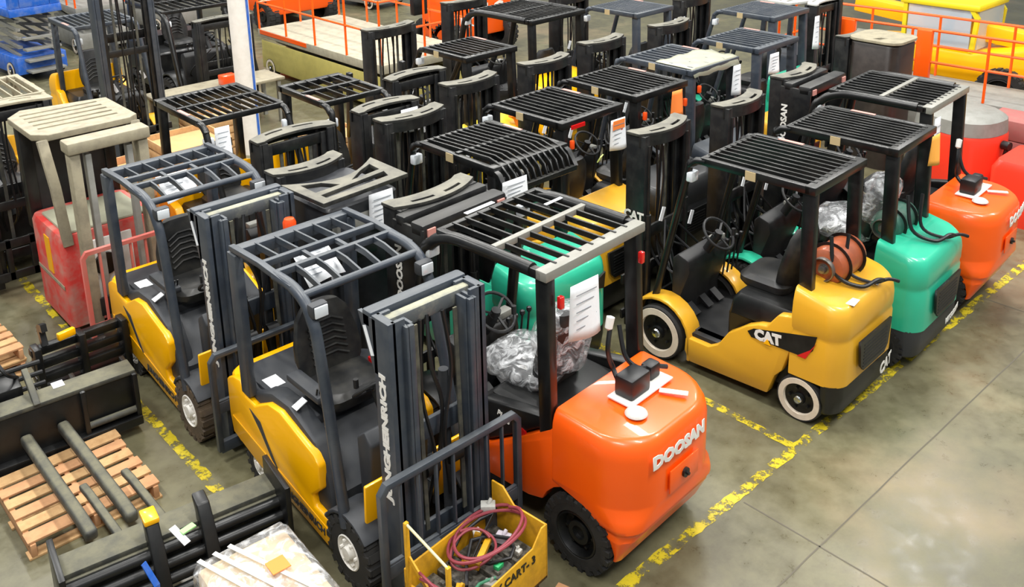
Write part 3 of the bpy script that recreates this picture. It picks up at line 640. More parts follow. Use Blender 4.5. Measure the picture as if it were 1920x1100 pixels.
# orange pneumatic truck in front
d1 = ic_truck('diesel_forklift', 'large orange forklift beside the battery cart, white sheet on its guard', -1.69, -.14, R(4), ORG, ORG,
              hw=.55, beam=BRIGHT, lamp=REDL, gz=2.17, gy=(.80,1.92), ghw=.52, nb=7, cross=True, tyres='pneu', mz=2.12, my=2.5, mhw=.4, kind='pneu', L=.75, cz=(.2,1.13),
              mtext=('DOOSAN', WHT, .1))
def rear_fn(o, r=.06, hw=.59): return o
text('DOOSAN', .125, (-.05, -.01, .98), (1,0,0), (0,0,1), WHT, d1, fn=lambda c: Vector((c.x, c.y+.06*(c.x/.59)**2-.002 + max(0,(c.z-.99))**2*1.4, c.z)), bold=.008, sx=1.1)
text('PLUS', .06, (-.524, 1.2, .88), (0,-1,-.35), (0,-.35,1), WHT, d1, bold=.002)
B().cyl((-.51,1.02,.84),(-.526,1.02,.84),.035,16).build('round_badge', REDL, d1)
def cw_fittings(t, z, y0=.28):
    B().box(-.16,.34,y0+.05,y0+.26,z,z+.015).build('bracket_plate', WHT, t, bevel=.004)
    b = B().obox((.0, y0+.16, z+.09), .22, .16, .16).obox((.24,y0+.18,z+.07), .12,.1,.12).build('connector_block', HOSE, t, bevel=.02)
    B().lathe([(0,.03),(.05,.028),(.075,.01),(.08,0)], (-.17, y0+.0, z), (0,0,1), 20).build('filler_cap', RIMG, t)
    B().obox((.2, y0-.05, z+.006), .05, .2, .006, rz=.5).build('tie_strap', WHT, t)
    B().tube(smooth_path([(-.08,y0+.3,z+.5),(-.13,y0+.28,z+.35),(-.05,y0+.3,z+.18),(-.08,y0+.2,z+.1),(.02,y0+.15,z+.1)]), .018, 8).build('battery_cable', HOSE, t)
    B().tube(smooth_path([(.1,y0+.36,z+.42),(.07,y0+.28,z+.22),(.12,y0+.2,z+.13),(.24,y0+.18,z+.1),(.36,y0+.12,z+.06)]), .018, 8).build('battery_cable', HOSE, t)
    B().lathe([(0,.06),(.03,.05),(.028,-.03),(0,-.05)], (-.09,y0+.3,z+.53), (.3,0,1), 10).build('cable_plug', WHT, t)
cw_fittings(d1, 1.16)
# film wrapped seat
def film_seat(par, y, z, seed=1, w=.33):
    rnd = random.Random(seed); b = B(); 
    def crumple(p): 
        n = noise.noise(Vector(p)*6+Vector((seed,0,0)))*.05 + noise.noise(Vector(p)*15)*.025
        return n
    for (cy, cz, ry, rz_, rx) in ((y+.06, z+.06, .33, .13, w*.95), (y-.25, z+.36, .13, .30, w*.85)):
        rings = []
        for i in range(1, 14):
            th = math.pi*i/14; rg = []
            for j in range(28):
                ph = 2*math.pi*j/28; d = Vector((math.sin(th)*math.cos(ph), math.sin(th)*math.sin(ph), math.cos(th)))
                q = Vector([math.copysign(abs(k)**.75, k) for k in d]); p = Vector((q.x*rx, cy+q.y*ry, cz+q.z*rz_)); rg.append(p + d*crumple(p))
            rings.append(rg)
        b.loft(rings)
    b.build('plastic_cover', FILM, par)
film_seat(d1, 1.34, .98)
def big_crosshead(t, my, hw):
    B().box(-hw-.06, hw+.06, my-.42, my-.26, 1.98, 2.1).build('crosshead_beam', MASTB, t, bevel=.03)
    B().box(-hw-.06, hw+.06, my-.2, my-.08, 2.0, 2.11).build('crosshead_beam', MASTB, t, bevel=.03)
    for s in (-1,1):
        B().prism([(my-.42,2.06),(my-.42,1.8),(my-.2,1.2),(my-.05,1.2),(my-.05,2.06)], 'x', s*(hw+.03), s*(hw+.06)).build('side_plate', MASTB, t, bevel=.01)
        B().box(s*(hw-.02)-.04, s*(hw-.02)+.04, my-.435, my-.42, 2.0, 2.06).build('marker_sticker', mat('pink_sticker','c98a80',.6), t)
big_crosshead(d1, 2.5, .4)
B().box(.3,.5,1.5,1.53,2.19,2.195).build('white_strip', PAPER, d1); B().box(-.2,.1,1.86,1.9,2.175,2.18).build('white_strip', PAPER, d1)

# ochre cushion truck
c1 = ic_truck('gas_forklift', 'ochre yellow forklift with white ringed wheels beside the large orange one', .90, -.17, R(3), CATY, CATY, hw=.55, gy=(.45,1.6), ghw=.44, nb=9, my=2.3)
def cat_decal(t, hw, s=-1):
    x = s*(hw+.003)
    pl = B().prism([(.25,.86),(.84,.71),(.90,.665),(.86,.62),(.36,.63),(.28,.72)], 'x', x-.002, x).build('dark_side_decal', BLACK, t)
    B().prism([(.25,.80),(.34,.62),(.42,.62),(.30,.72)], 'x', x-.004, x-.001).build('red_stripe', REDL, pl)
    text('CAT', .13, (x-.004, .70, .675), (0,-1,.12), (0,0,1), WHT, pl, bold=.008)
    B().prism([(.665,.61),(.735,.61),(.70,.665)], 'x', x-.008, x-.004).build('yellow_triangle', YEL, pl)
cat_decal(c1, .55)
text('CAT', .15, (.3, -.006, .33), (1,0,0), (0,0,1), WHT, c1, fn=lambda c: Vector((c.x, c.y+.06*(c.x/.55)**2-.01, c.z)), bold=.006)
text('CAT', .12, (-.39, 2.3, 1.3), (0,-1,0), (0,0,1), WHT, c1, bold=.005)
for (x, y) in ((-.28,.1),(.2,.12)): B().obox((x, y, 1.135), .13, .08, .004, rz=.1).build('paper_label', PAPER, c1)
tank(c1, .42, 1.12, mat('rusty_tank', 'a8532c', .45, dirt=.5, dirtcol='6e3a24', coat=.3), r=.17, hl=.26, x=.08)
lpg_hoses(c1, .0, 1.13)
# green cushion truck
g1 = ic_truck('gas_forklift', 'green forklift with dark lower bumper between the ochre and far orange ones', 2.22, -.2, R(4), GRN, GRN, lowc=mat('charcoal_bumper','34363a',.45), tyres='pneu', lowL=.3, hw=.55, gy=(.45,1.6), ghw=.42, nb=10, my=2.3)
text('MITSUBISHI', .075, (.22, -.006, .36), (1,0,0), (0,0,1), WHT, g1, fn=lambda c: Vector((c.x, c.y+.06*(c.x/.55)**2-.012, c.z)), bold=.004, sx=1.1)
lpg_hoses(g1, .0, 1.13)
tank(g1, .55, 1.1, mat('dark_green_tank', '2f5f52', .4, dirt=.3), r=.15, hl=.26)
film_seat(g1, .95, 1.05, 4)
# second orange truck
d2 = ic_truck('diesel_forklift', 'orange forklift at the far right end of the front row', 3.62, -.22, R(4), ORG, ORG, beam=BRIGHT,
              hw=.56, gz=2.14, gy=(.78,1.92), ghw=.5, nb=9, cross=True, tyres='pneu', mz=2.12, my=2.5, mhw=.38, kind='pneu', L=.75, cz=(.2,1.13), mtext=('DOOSAN', WHT, .1))
text('DOOSAN', .13, (.2, -.01, .98), (1,0,0), (0,0,1), WHT, d2, fn=lambda c: Vector((c.x, c.y+.06*(c.x/.56)**2-.002 + max(0,(c.z-.98))**2*1.4, c.z)), bold=.008, sx=1.1)
cw_fittings(d2, 1.16); big_crosshead(d2, 2.5, .38)
# ------------------------------------------------------------------ rows behind
def row_truck(*a, **k): return ic_truck(*a, **k)
b1 = row_truck('gas_forklift', 'green forklift directly behind the large orange one, guard bars bent down at its rear', -.66, 1.9, R(1), GRN, GRN, hw=.55, gy=(.56,1.66), ghw=.44, nb=11, cross=True, gstyle='bowrear', my=2.3, mhw=.37, hoodm=GRN)
B().prism([(-.42,.86),(-.1,.84),(-.12,.66),(-.36,.64)], 'y', -.012, .0).build('dark_rear_decal', BLACK, b1)
B().prism([(.3,.95),(.42,1.0),(.4,.84),(.32,.86)], 'y', -.012, .01).build('dark_rear_decal', BLACK, b1)
b2 = row_truck('gas_forklift', 'ochre forklift behind the first ochre one, white and orange tag on its guard', .66, 2.42, R(2), CATY, CATY, hw=.54, gy=(.5,1.58), ghw=.45, nb=9, my=2.36, hoodm=CATY, lamp=ORLENS)
for q in ((-.3,.6,1.75),(.1,.45,1.6),(.25,1.3,1.5)): B().obox(q, .1,.012,.07,rx=.5,rz=.4).build('lime_tag', mat('lime_tag','d4e88a',.6), b2)
B().box(-.36,-.16,.43,.445,2.03,2.07).build('red_plate', REDL, b2)
b3 = row_truck('gas_forklift', 'dark forklift with orange sheet on its guard, behind the green front row one', 1.86, 2.5, R(1), CATY, mat('dark_grey_paint','2c2d2e',.4), hw=.54, gy=(.5,1.6), ghw=.43, nb=9, my=2.3, lamp=ORLENS)
b4 = row_truck('gas_forklift', 'slate framed forklift with a pale sheet over half its guard', 3.15, 2.62, R(1), SLATE, SLATE, hw=.54, gy=(.6,1.7), ghw=.46, nb=8, my=2.4, gm=SLATE, lamp=ORLENS)
b5 = row_truck('gas_forklift', 'slate framed forklift with white sheet on its post, second row right end', 4.6, 2.72, R(1), GRN, CATY, hw=.54, gy=(.55,1.5), ghw=.46, nb=8, my=2.3, gm=SLATE)
c6 = row_truck('gas_forklift', 'forklift with green body seen small behind the second row, dark closed guard', 6.4, 3.7, R(1), GRN, GRN, hw=.54, gy=(.5,1.5), ghw=.46, nb=14, my=2.3, gm=SLATE)
c5 = row_truck('gas_forklift', 'dark forklift in the third row with a white sheet on its guard', 5.2, 5.35, R(1), SLATE, BLACK, hw=.54, gy=(.5,1.5), ghw=.42, nb=14, my=2.3, gm=SLATE)
a1 = row_truck('electric_forklift', 'black framed forklift facing the camera left of the white column, white tag on its corner', -1.88, 7.0, R(180), YEL, YEL, hw=.54, gy=(.35,1.5), ghw=.47, nb=9, my=2.46, mhw=.4, cross=True)
a2 = row_truck('electric_forklift', 'black framed forklift facing the camera right of the white column', -.71, 6.95, R(180), CATY, YEL, hw=.5, gy=(.8,1.8), ghw=.38, nb=4, my=2.3, mhw=.36, cross=True)
c4 = row_truck('gas_forklift', 'yellow forklift with orange bag over its counterweight, in the third row', 1.66, 5.2, R(1), YEL, mat('pale_yellow_paint','e8c830',.4), hw=.56, gy=(.45,1.4), ghw=.42, nb=8, my=2.65, mhw=.4, kind='cushion')
yc = row_truck('diesel_forklift', 'tall bright yellow forklift with black guard at the back of the hall', 3.75, 6.0, R(2), YEL, YEL, hw=.62, gz=2.15, gy=(.5,1.9), ghw=.56, nb=12, cross=True, tyres='pneu', my=2.6, mhw=.4, kind='pneu', L=.75, cz=(.2,1.2))
cb = row_truck('diesel_forklift', 'black forklift facing the camera behind the wooden crates left of the column', 1.0, 14.9, R(180), BLACK, BLACK, hw=.75, gz=1.85, gy=(.5,2.2), ghw=.7, nb=9, cross=True, tyres='pneu', my=2.9, mhw=.5, kind='pneu', L=.75, cz=(.2,1.12), mz=1.75)
tm = row_truck('electric_forklift', 'forklift with raised tall slate mast at the top left', -1.2, 12.9, R(180), YEL, YEL, hw=.54, gy=(.5,1.6), ghw=.46, nb=9, my=2.35, mhw=.42, mz=3.9, gm=SLATE)
for o in list(tm.children):
    if o.name.startswith('mast_rail'): o.data.materials[0] = SLATE
lt = row_truck('gas_forklift', 'ochre forklift with a dusty guard at the left edge behind the worn red truck', -3.62, 10.0, R(180), CATY, CATY, hw=.54, gy=(1.0,2.1), ghw=.48, nb=8, my=2.35, mhw=.42, gm=BEI, tie=BEI, tyres='pneu')

def stacker(name, label, x, y, rz, col=BLACK, mz=2.1, mhw=.38, plate=True, tie=None, bodyh=1.25, fk=True):
    t = thing(name, label, 'stacker', (x, y, 0), rz)
    B().loft([ring(.46, -.95, -.2, z_, .14, .03) for z_ in (.12, .2, bodyh-.05)]+[ring(.43,-.92,-.22,bodyh,.12,.03)]).build('power_unit', col, t)
    for s in (-1, 1):
        B().box(s*.46-.06, s*.46+.06, -.2, .9 if fk else .2, .06, .18).build('outrigger', col, t, bevel=.01)
        wheel(t, s*.5, .8 if fk else .1, .09, .1, s, 'cushion')
        B().bar([(s*.42,-.85,bodyh-.05),(s*.4,-.8,2.05)], .06, .08, up=(0,1,0)).build('guard_post', col, t, bevel=.01)
    o = [(-.45,-.95),(.45,-.95),(.45,-.35)]+[(.45-.9*i/10, -.35+.12*math.sin(math.pi*i/10)) for i in range(1,10)]+[(-.45,-.35)]
    sl = [[(-.36,-.88+.13*k),(.36,-.88+.13*k),(.36,-.82+.13*k),(-.36,-.82+.13*k)] for k in range(4)]
    if plate: curve_mesh('guard_plate', [o]+sl, .03, tie or TIE, t, Matrix.Translation((0,0,2.08)), .004)
    mast(t, 0, mhw, mz, tie=tie, forks=fk)
    B().cyl((0,-.7,bodyh),(0,-.72,bodyh+.1),.08,16).build('steering_knob', HOSE, t)
    B().box(-.3,.3,-.96,-.94,.5,.9).build('rear_grille', DARK, t, bevel=.01)
    return t
# grey stand-up truck behind the nearest yellow one: panels, labels, wide slotted top
t2 = thing('stand_up_truck', 'dark stand-up truck with white slotted top edge and white sheet, behind the nearest yellow forklift', 'stacker', (-2.19, 3.3, 0), R(2))
B().loft([ring(.37, -.42, .35, z_, .06, .06) for z_ in (.0, .3, 1.98)]+[ring(.35,-.40,.33,2.0,.05,.05)]).build('body', mat('near_black_panel','24262a',.4,dirt=.3,dirtcol='4a4c50'), t2)
for z_ in (1.5, 1.75): B().box(-.33, .1, -.435, -.415, z_, z_+.14).build('label_panel', GREYP if z_ > 1.6 else DARK, t2, bevel=.01)
B().box(-.37,-.3,-.43,-.418,1.35,1.58).build('warning_decal', PAPER, t2)
o_ = [(-.44,-.5),(.44,-.46),(.46,.1)]+[(.46-.92*i/10,.1-.22*math.sin(math.pi*i/10)) for i in range(1,10)]+[(-.46,.1)]
curve_mesh('top_plate', [o_, [(-.36,-.42),(.3,-.38),(.34,-.26),(-.36,-.33)], [(.0,-.24),(.34,-.2),(.36,-.02),(.2,-.1)], [(-.36,-.26),(-.1,-.25),(-.2,-.1),(-.36,-.02)]], .03, TIE, t2, Matrix.Translation((0,0,2.1)), .004)
mast(t2, .45, .33, 2.08, forks=False)
for k in range(9): B().box(.365,.38,-.3,.2,.4+.12*k,.45+.12*k).build('side_louvre', DARK, t2)
s4 = stacker('walkie_stacker', 'black stacker with pale slotted tie bar, behind the green forklift with bent guard', .32, 5.5, R(180), BLACK, plate=False, fk=False)
r4 = thing('stand_up_truck', 'tall rounded stand-up truck with dusty tan top, beside the blue grey post', 'stacker', (6.75, 2.9, 0), 0)
B().loft([ring(.34,-.4,.34,z_,.16,.16) for z_ in (.0,.3,1.82)]+[ring(.32,-.38,.32,1.85,.16,.16)]).build('body', mat('brown_black_panel','2b2522',.35,dirt=.3,dirtcol='4a3f38'), r4)
curve_mesh('top_plate', [[(p.x,p.y) for p in ring(.36,-.42,.36,0,.18,.18)], [(-.25,-.1),(-.1,-.16),(-.1,-.04),(-.25,.02)]], .03, BEI, r4, Matrix.Translation((0,0,1.88)), .004)
mast(r4, .44, .3, 1.85, forks=False)
r5 = stacker('reach_truck', 'reach truck with bright silver framed roof, left of the orange rails', 7.55, 4.3, R(180), SLATE, tie=RIMG, fk=False)

# worn red stand-up truck with beige mast and guard
rt = thing('reach_truck', 'worn red stand-up truck with beige slotted guard and pink load backrest', 'reach truck', (-3.24, 5.78, 0), R(180))
B().loft([ring(.5,-1.2,-.25,z_,.1,.05) for z_ in (.1,.2,1.05)]+[ring(.48,-1.18,-.27,1.1,.1,.05)]).build('body', REDW, rt)
B().box(-.42,.42,-1.05,-.3,1.09,1.13).build('seat_deck', mat('pale_green_grey','9a9a84',.6,dirt=.3), rt, bevel=.02)
B().box(.502,.508,-1.1,-.3,.52,.56).build('side_seam', BEI, rt)
B().box(.5,.508,-.75,-.6,.6,1.0).build('yellow_decal', YEL, rt)
B().box(-.2,.3,-.25,-.22,.3,1.0).build('front_panel', WHT, rt, bevel=.02)
B().cyl((.1,-.22,.72),(.1,-.19,.72),.12,20).build('battery_connector', BLACK, rt)
o = [(-.5,-1.35),(.35,-1.5),(.52,-1.3),(.52,-.55),(.40,-.42),(-.4,-.42),(-.5,-.5)]
sl = [[(-.38,-1.3+.15*k),(.42,-1.33+.15*k),(.42,-1.26+.15*k),(-.38,-1.23+.15*k)] for k in range(5)]
curve_mesh('guard_plate', [o]+sl, .05, BEI, rt, Matrix.Translation((0,0,2.1)), .008)
B().bar([(.46,-.45,2.08),(.43,-.35,1.6),(.42,-.25,1.0)], .1, .06, up=(0,1,0)).build('guard_post', BEI, rt, bevel=.01)
B().bar([(-.46,-.45,2.08),(-.43,-.35,1.6),(-.42,-.25,1.0)], .1, .06, up=(0,1,0)).build('guard_post', BEI, rt, bevel=.01)
for s in (-1,1): B().box(s*.42-.06,s*.42+.06,-1.35,-1.2,.9,2.08).build('rear_post', BLACK, rt, bevel=.01)
B().box(-.36,.36,-1.3,-1.22,.9,2.0).build('mesh_screen', DARK, rt)
for s in (-1, 1):
    B().box(s*.33-.05,s*.33+.05,-.06,.08,.1,2.12).build('mast_rail', BEI, rt, bevel=.012)
    B().box(s*.2-.03,s*.2+.03,-.03,.06,.15,2.0).build('inner_rail', GREYP, rt, bevel=.01)
    B().box(s*.42-.07,s*.42+.07,0,.25,.05,.2).build('outrigger', DARK, rt, bevel=.02)
B().box(-.4,.4,-.1,.12,2.04,2.16).build('mast_crossbar', BEI, rt, bevel=.02)
B().box(-.3,.3,.06,.09,.3,.5).build('carriage', DARK, rt, bevel=.01)
P = B().bar([(-.46,.28,.2),(-.46,.28,1.05),(-.42,.28,1.1),(.42,.28,1.1),(.46,.28,1.05),(.46,.28,.2)], .04,.04, up=(0,1,0))
for k in range(5): P.bar([(-.3+.15*k,.28,.3),(-.3+.15*k,.28,1.1)], .02,.03, up=(0,1,0))
P.bar([(-.46,.28,.32),(.46,.28,.32)], .04,.04)
P.build('load_backrest', mat('faded_red','c9655c',.55,dirt=.4,dirtcol='9a8478'), rt)
for s in (-1,1): B().box(s*.2-.05,s*.2+.05,.27,.36,.05,.3).build('fork', OLIVE, rt, bevel=.01)

# ------------------------------------------------------------------ column
colm = B().cyl((.3,9.9,0),(.3,9.9,5.6),.155,28).build('trim_8', WHT); tag(colm, kind='structure')
B().bar([(.3+.158*math.cos(R(-62)),9.9+.158*math.sin(R(-62)),0),(.3+.158*math.cos(R(-62)),9.9+.158*math.sin(R(-62)),5.6)],.05,.012,up=(.5,-.88,0)).build('blue_stripe', BLUEP, colm)

# ------------------------------------------------------------------ lifts
def scissor_lift(name, label, x, y, rz, base, deck, rail, L=2.4, W=1.15, zd=1.0, stack=3, side=None, railh=1.1, open_end=False, gate=True):
    t = thing(name, label, 'scissor lift', (x, y, 0), rz)
    ch = B().box(-W/2, W/2, -L/2, L/2, .14, .5); ch.build('chassis', base, t, bevel=.02)
    if side:
        for s in (-1,1): B().box(s*W/2-.01, s*W/2+.01, -L/2+.05, L/2-.05, .16, zd-.22).build('side_panel', side, t, bevel=.01)
    for s in (-1,1):
        for yy in (-L/2+.35, L/2-.35): wheel(t, s*(W/2+.02), yy, .19, .14, s, 'cushion')
    for k in range(stack):
        z0 = .5+(zd-.6)/stack*k; z1 = .5+(zd-.6)/stack*(k+1)
        for s in (-1,1):
            a = B().bar([(s*W*.35,-L/2+.15,z0),(s*W*.35,L/2-.15,z1)], .05,.06); a.build('scissor_arm', GREYP, t)
            B().bar([(s*W*.31,-L/2+.15,z1),(s*W*.31,L/2-.15,z0)], .05,.06).build('scissor_arm', GREYP, t)
    d = B().box(-W/2-.02, W/2+.02, -L/2-.05, L/2+.05, zd-.16, zd).build('platform_deck', deck, t, bevel=.01)
    for s in (-1,1):
        r = B()
        for zz in (.5, 1.0): r.tube([(s*W/2,-L/2,zd+zz*railh),(s*W/2,L/2,zd+zz*railh)], .022, 8)
        for i in range(5): yy = -L/2+L*i/4; r.tube([(s*W/2,yy,zd),(s*W/2,yy,zd+railh)], .022, 8)
        r.build('side_rail', rail, t)
    for s in (-1,1):
        r = B()
        for zz in (.5, 1.0): r.tube([(-W/2,s*L/2,zd+zz*railh),(W/2,s*L/2,zd+zz*railh)], .022, 8)
        r.tube([(0,s*L/2,zd),(0,s*L/2,zd+railh)], .022, 8)
        r.build('end_rail', rail, t)
    B().box(-.2,.1,-L/2-.0,-L/2+.12,zd+.75,zd+1.05).build('control_box', BLACK, t, bevel=.015)
    return t
os_ = scissor_lift('scissor_lift', 'long scissor lift with khaki side panels, pale deck and orange rails', 3.75, 12.0, 0, KHAKI, mat('pale_deck','aaa48f',.6,dirt=.6,dirtcol='7d7868'), ORG, L=4.3, W=1.9, zd=.95, stack=2, side=KHAKI)
B().box(-.98,-.955,.3,2.1,.86,.94).build('orange_name_band', ORG, os_)
text('JLG', .3, (1.0, -2.2, 1.4), (1,0,0), (0,0,1), WHT, os_)
op = thing('boom_lift', 'orange boom lift basket panel with yellow sticker behind the pale deck', 'boom lift', (7.0, 12.6, 0))
B().box(-.9,.9,-.5,.5,.4,1.9).build('cowling', ORG, op, bevel=.08); B().box(-.1,.25,-.52,-.5,1.3,1.75).build('yellow_sticker', YEL, op)
text('JLG', .45, (.3,-.53,.95), (1,0,0),(0,0,1), WHT, op, bold=.01)
for s in (-1,1): wheel(op, s*.9, -.3, .4, .28, s, 'pneu'); wheel(op, s*.9, .4, .4, .28, s, 'pneu')
o2 = thing('boom_lift', 'low orange boom lift with black wheels right of the white column top', 'boom lift', (5.6, 18.5, 0), R(0))
B().box(-.9,.9,-1.3,1.3,.45,1.3).build('cowling', ORG, o2, bevel=.1)
B().bar([(0,-1.2,1.3),(0,1.8,1.7)], .25,.3).build('boom', ORG, o2, bevel=.03)
for s in (-1,1):
    for yy in (-.9,.9): wheel(o2, s*.95, yy, .42, .28, s, 'pneu')
for i, (x, y, lb) in enumerate(((1.2, 19.6, 'orange railed lift standing beside the blue scissor lift'), (8.6, 19.0, 'orange railed lift at the far top edge, right of the column'), (3.2, 20.5, 'orange railed lift glimpsed behind the tall slate mast'))):
    scissor_lift('scissor_lift', lb, x, y, R(8*i), GREYP, GREYP, ORG, L=2.2, W=1.1, zd=1.1, stack=3)
bl = scissor_lift('scissor_lift', 'blue scissor lift with grey steps at the top left corner', -.65, 18.2, R(6), BLUEP, BLUEP, BLUEP, L=2.0, W=1.0, zd=1.5, stack=5)
for k in range(4): B().box(-.35,.35,-1.3+.05*k,-1.0,.2+.22*k,.24+.22*k).build('step', GREYP, bl)
B().box(-.5,-.3,-1.04,-1.0,1.5,2.5).build('gate_panel', BLUEP, bl, bevel=.02); B().box(.3,.5,-1.04,-1.0,1.5,2.5).build('gate_panel', BLUEP, bl, bevel=.02); B().box(-.3,.3,-1.04,-1.0,1.5,1.8).build('gate_panel', BLUEP, bl, bevel=.02)
# right: orange railed lift in front of the lime cab
rb = scissor_lift('scissor_lift', 'orange railed lift platform in front of the yellow cab at the upper right', 8.75, 3.15, R(3), GREYP, GREYP, ORG, L=4.6, W=1.1, zd=.75, stack=1, railh=1.0)
for yy in (1.05,-.2): B().box(-.6,-.5,yy-.12,yy+.12,.75,1.75).build('gate_post', ORG, rb, bevel=.02)
B().box(-.56,-.53,.0,.95,.8,1.4).build('clear_gate_panel', PAPER, rb, bevel=.01)
tc = thing('telehandler', 'bright yellow roofed cab vehicle behind the orange rails', 'telehandler', (10.75, 3.5, 0), R(0))
B().prism([(-1.6,.5),(1.6,.5),(1.6,.9),(.6,1.0),(-.5,1.0),(-1.6,1.25)], 'x', -.6, .6).build('chassis', YEL, tc, bevel=.06)
B().box(-.62,.62,-.6,.8,1.72,1.84).build('cab_roof', LIME, tc, bevel=.04)
for s in (-1,1):
    B().bar([(s*.55,-.5,1.0),(s*.55,-.55,1.6),(s*.55,-.45,1.74)], .07,.07,up=(1,0,0)).build('cab_post', LIME, tc)
    B().bar([(s*.55,.7,.95),(s*.55,.7,1.74)], .07,.07,up=(1,0,0)).build('cab_post', LIME, tc)
    wheel(tc, s*.75, -1.1, .42, .3, s, 'pneu'); wheel(tc, s*.75, 1.1, .42, .3, s, 'pneu')
B().box(-.5,.5,-.56,-.54,1.05,1.72).build('windscreen', GLASS, tc); B().box(-.56,-.54,-.45,.65,1.05,1.72).build('side_window', GLASS, tc)
seat(tc, 0, .3, 1.0)
B().bar([(.0,-1.5,1.2),(.0,1.9,1.5)], .3,.3).build('boom', YEL, tc, bevel=.03)
yb = thing('tow_tractor', 'amber yellow bodied vehicle at the right edge beyond the red machine', 'tractor', (10.05, .2, 0), R(0))
B().loft([ring(.6,-1.0,1.1,z_,.3,.2) for z_ in (.25,.4,.95)]+[ring(.5,-.9,1.0,1.1,.3,.2)]).build('body', YEL, yb)
for s in (-1,1): wheel(yb, s*.62, -.6, .3, .2, s, 'pneu'); wheel(yb, s*.62, .7, .3, .2, s, 'pneu')
B().box(-.61,-.59,-.4,.1,.5,.8).build('dark_recess', BLACK, yb)
# red round machine
rm = thing('floor_scrubber', 'red rounded floor scrubber with grey top, seen through the guard posts', 'scrubber', (6.55, 1.55, 0), R(-10))
B().loft([ring(.5,-.55,.55,z_,.42,.3) for z_ in (.08,.14,.85)]+[ring(.48,-.53,.53,.9,.4,.3)]).build('body', REDP, rm)
B().loft([ring(.505,-.555,.555,z_,.42,.3) for z_ in (.06,.16)]).build('bumper', REDP, rm)
B().loft([ring(.49,-.54,.54,.9,.42,.3),ring(.47,-.52,.52,1.08,.4,.3),ring(.38,-.42,.42,1.14,.3,.3)]).build('tank_lid', GREYP, rm)
B().tube([(.05,-.6,.2),(.05,-.6,.6),(.05,-.62,.75)], .03, 8).build('squeegee_lever', BLACK, rm); B().cyl((.05,-.66,.77),(.05,-.56,.77),.06,14).build('lever_knob', BLACK, rm)
r2 = B().loft([ring(.45,-.5,.5,z_,.1,.1) for z_ in (.0,.1,.7)]+[ring(.4,-.45,.45,.8,.1,.1)]).build('red_cabinet', REDP); r2.location = (6.2,.35,.0); tag(r2, 'red cabinet cut off by the right edge of the view', 'cabinet')
# stack of cartons right
for i in range(3):
    for j in range(3):
        o = B().box(-.3,.3,-.3,.3,0,.28).build('carton', mat('mauve_carton','a0605c',.8,dirt=.3) if i > 0 else KHAKI, bevel=.01); o.location = (7.6+.0*j, 1.05-.65*j+.2, .29*i); o.rotation_euler.z = R(random.uniform(-3,3))
        tag(o, ['khaki','mauve','mauve'][i]+' carton, '+['lowest','middle','top'][i]+' of its stack, '+['nearest the red scrubber','in the middle','furthest from the red scrubber'][j], 'carton', 'cartons stacked at the right edge')
# ------------------------------------------------------------------ hanging sheets
X_, Z_ = (1,0,0), (0,0,1)
G = 'paper tags hung on the guards'
paper('paper_tag', 'large white sheet on the rear corner of the large orange forklift guard', 'paper', (-2.00, .50, 1.85), X_, Z_, .27, .42, group=G)
paper('paper_tag', 'white sheet on the bent rear bars of the green forklift guard', 'paper', (-1.06, 2.22, 1.93), X_, Z_, .28, .25, group=G)
paper('paper_tag', 'white sheet with clipped corners on the stand-up truck behind the nearest yellow forklift', 'paper', (-2.03, 2.84, 1.88), X_, Z_, .24, .32, group=G)
paper('paper_tag', 'white sheet on the left front corner of the black guard near the column', 'paper', (-2.22, 5.38, 1.9), X_, Z_, .16, .34, group=G)
paper('paper_tag', 'white sheet on the mast top right of the white column', 'paper', (-.47, 4.54, 1.93), X_, Z_, .22, .26, group=G)
p = paper('paper_tag', 'white tag with an orange top on the ochre forklift guard in the second row', 'paper', (.98, 2.84, 1.82), X_, Z_, .22, .34, group=G)
B().box(-.09,.09,-.008,-.004,.06,.16).build('orange_patch', ORPAPER, p).location = (.98, 2.83, 1.82)
paper('paper_tag', 'bright orange sheet on the second row guard above the green forklift mast', 'paper', (2.08, 2.93, 1.9), X_, Z_, .18, .3, ORPAPER, group=G)
paper('paper_tag', 'yellow orange sheet on the rear beam of the green front row forklift', 'paper', (2.52, .18, 1.92), X_, Z_, .16, .3, mat('amber_paper','ffb04a',.7), group=G)
paper('paper_tag', 'small white sheet on a slate guard post, furthest right of the second row', 'paper', (4.42, 3.18, 1.88), X_, Z_, .2, .27, group=G)
paper('paper_tag', 'narrow white sheet under the pale covered slate guard', 'paper', (3.5, 3.12, 1.85), X_, Z_, .15, .38, group=G)
paper('paper_tag', 'white sheet on the small slate guard at the top of the view', 'paper', (5.3, 5.42, 1.9), X_, Z_, .26, .26, group=G)
paper('paper_tag', 'narrow white sheet on the post of the dark closed guard far back', 'paper', (6.5, 3.8, 1.85), X_, Z_, .12, .5, group=G)
paper('paper_tag', 'long white sheet beside the left post of the second orange forklift guard', 'paper', (3.27, .5, 1.75), X_, Z_, .13, .5, group=G)
paper('paper_sheet', 'white sheet under the guard bars of the nearest yellow forklift', 'paper', (-2.95, 2.35, 1.86), X_, (0,.8,.6), .3, .3, group=G)
paper('paper_sheet', 'white sheet under the guard bars of the yellow forklift with the muddy tyre', 'paper', (-3.05, 4.6, 1.88), X_, (0,.8,.6), .3, .3, group=G)
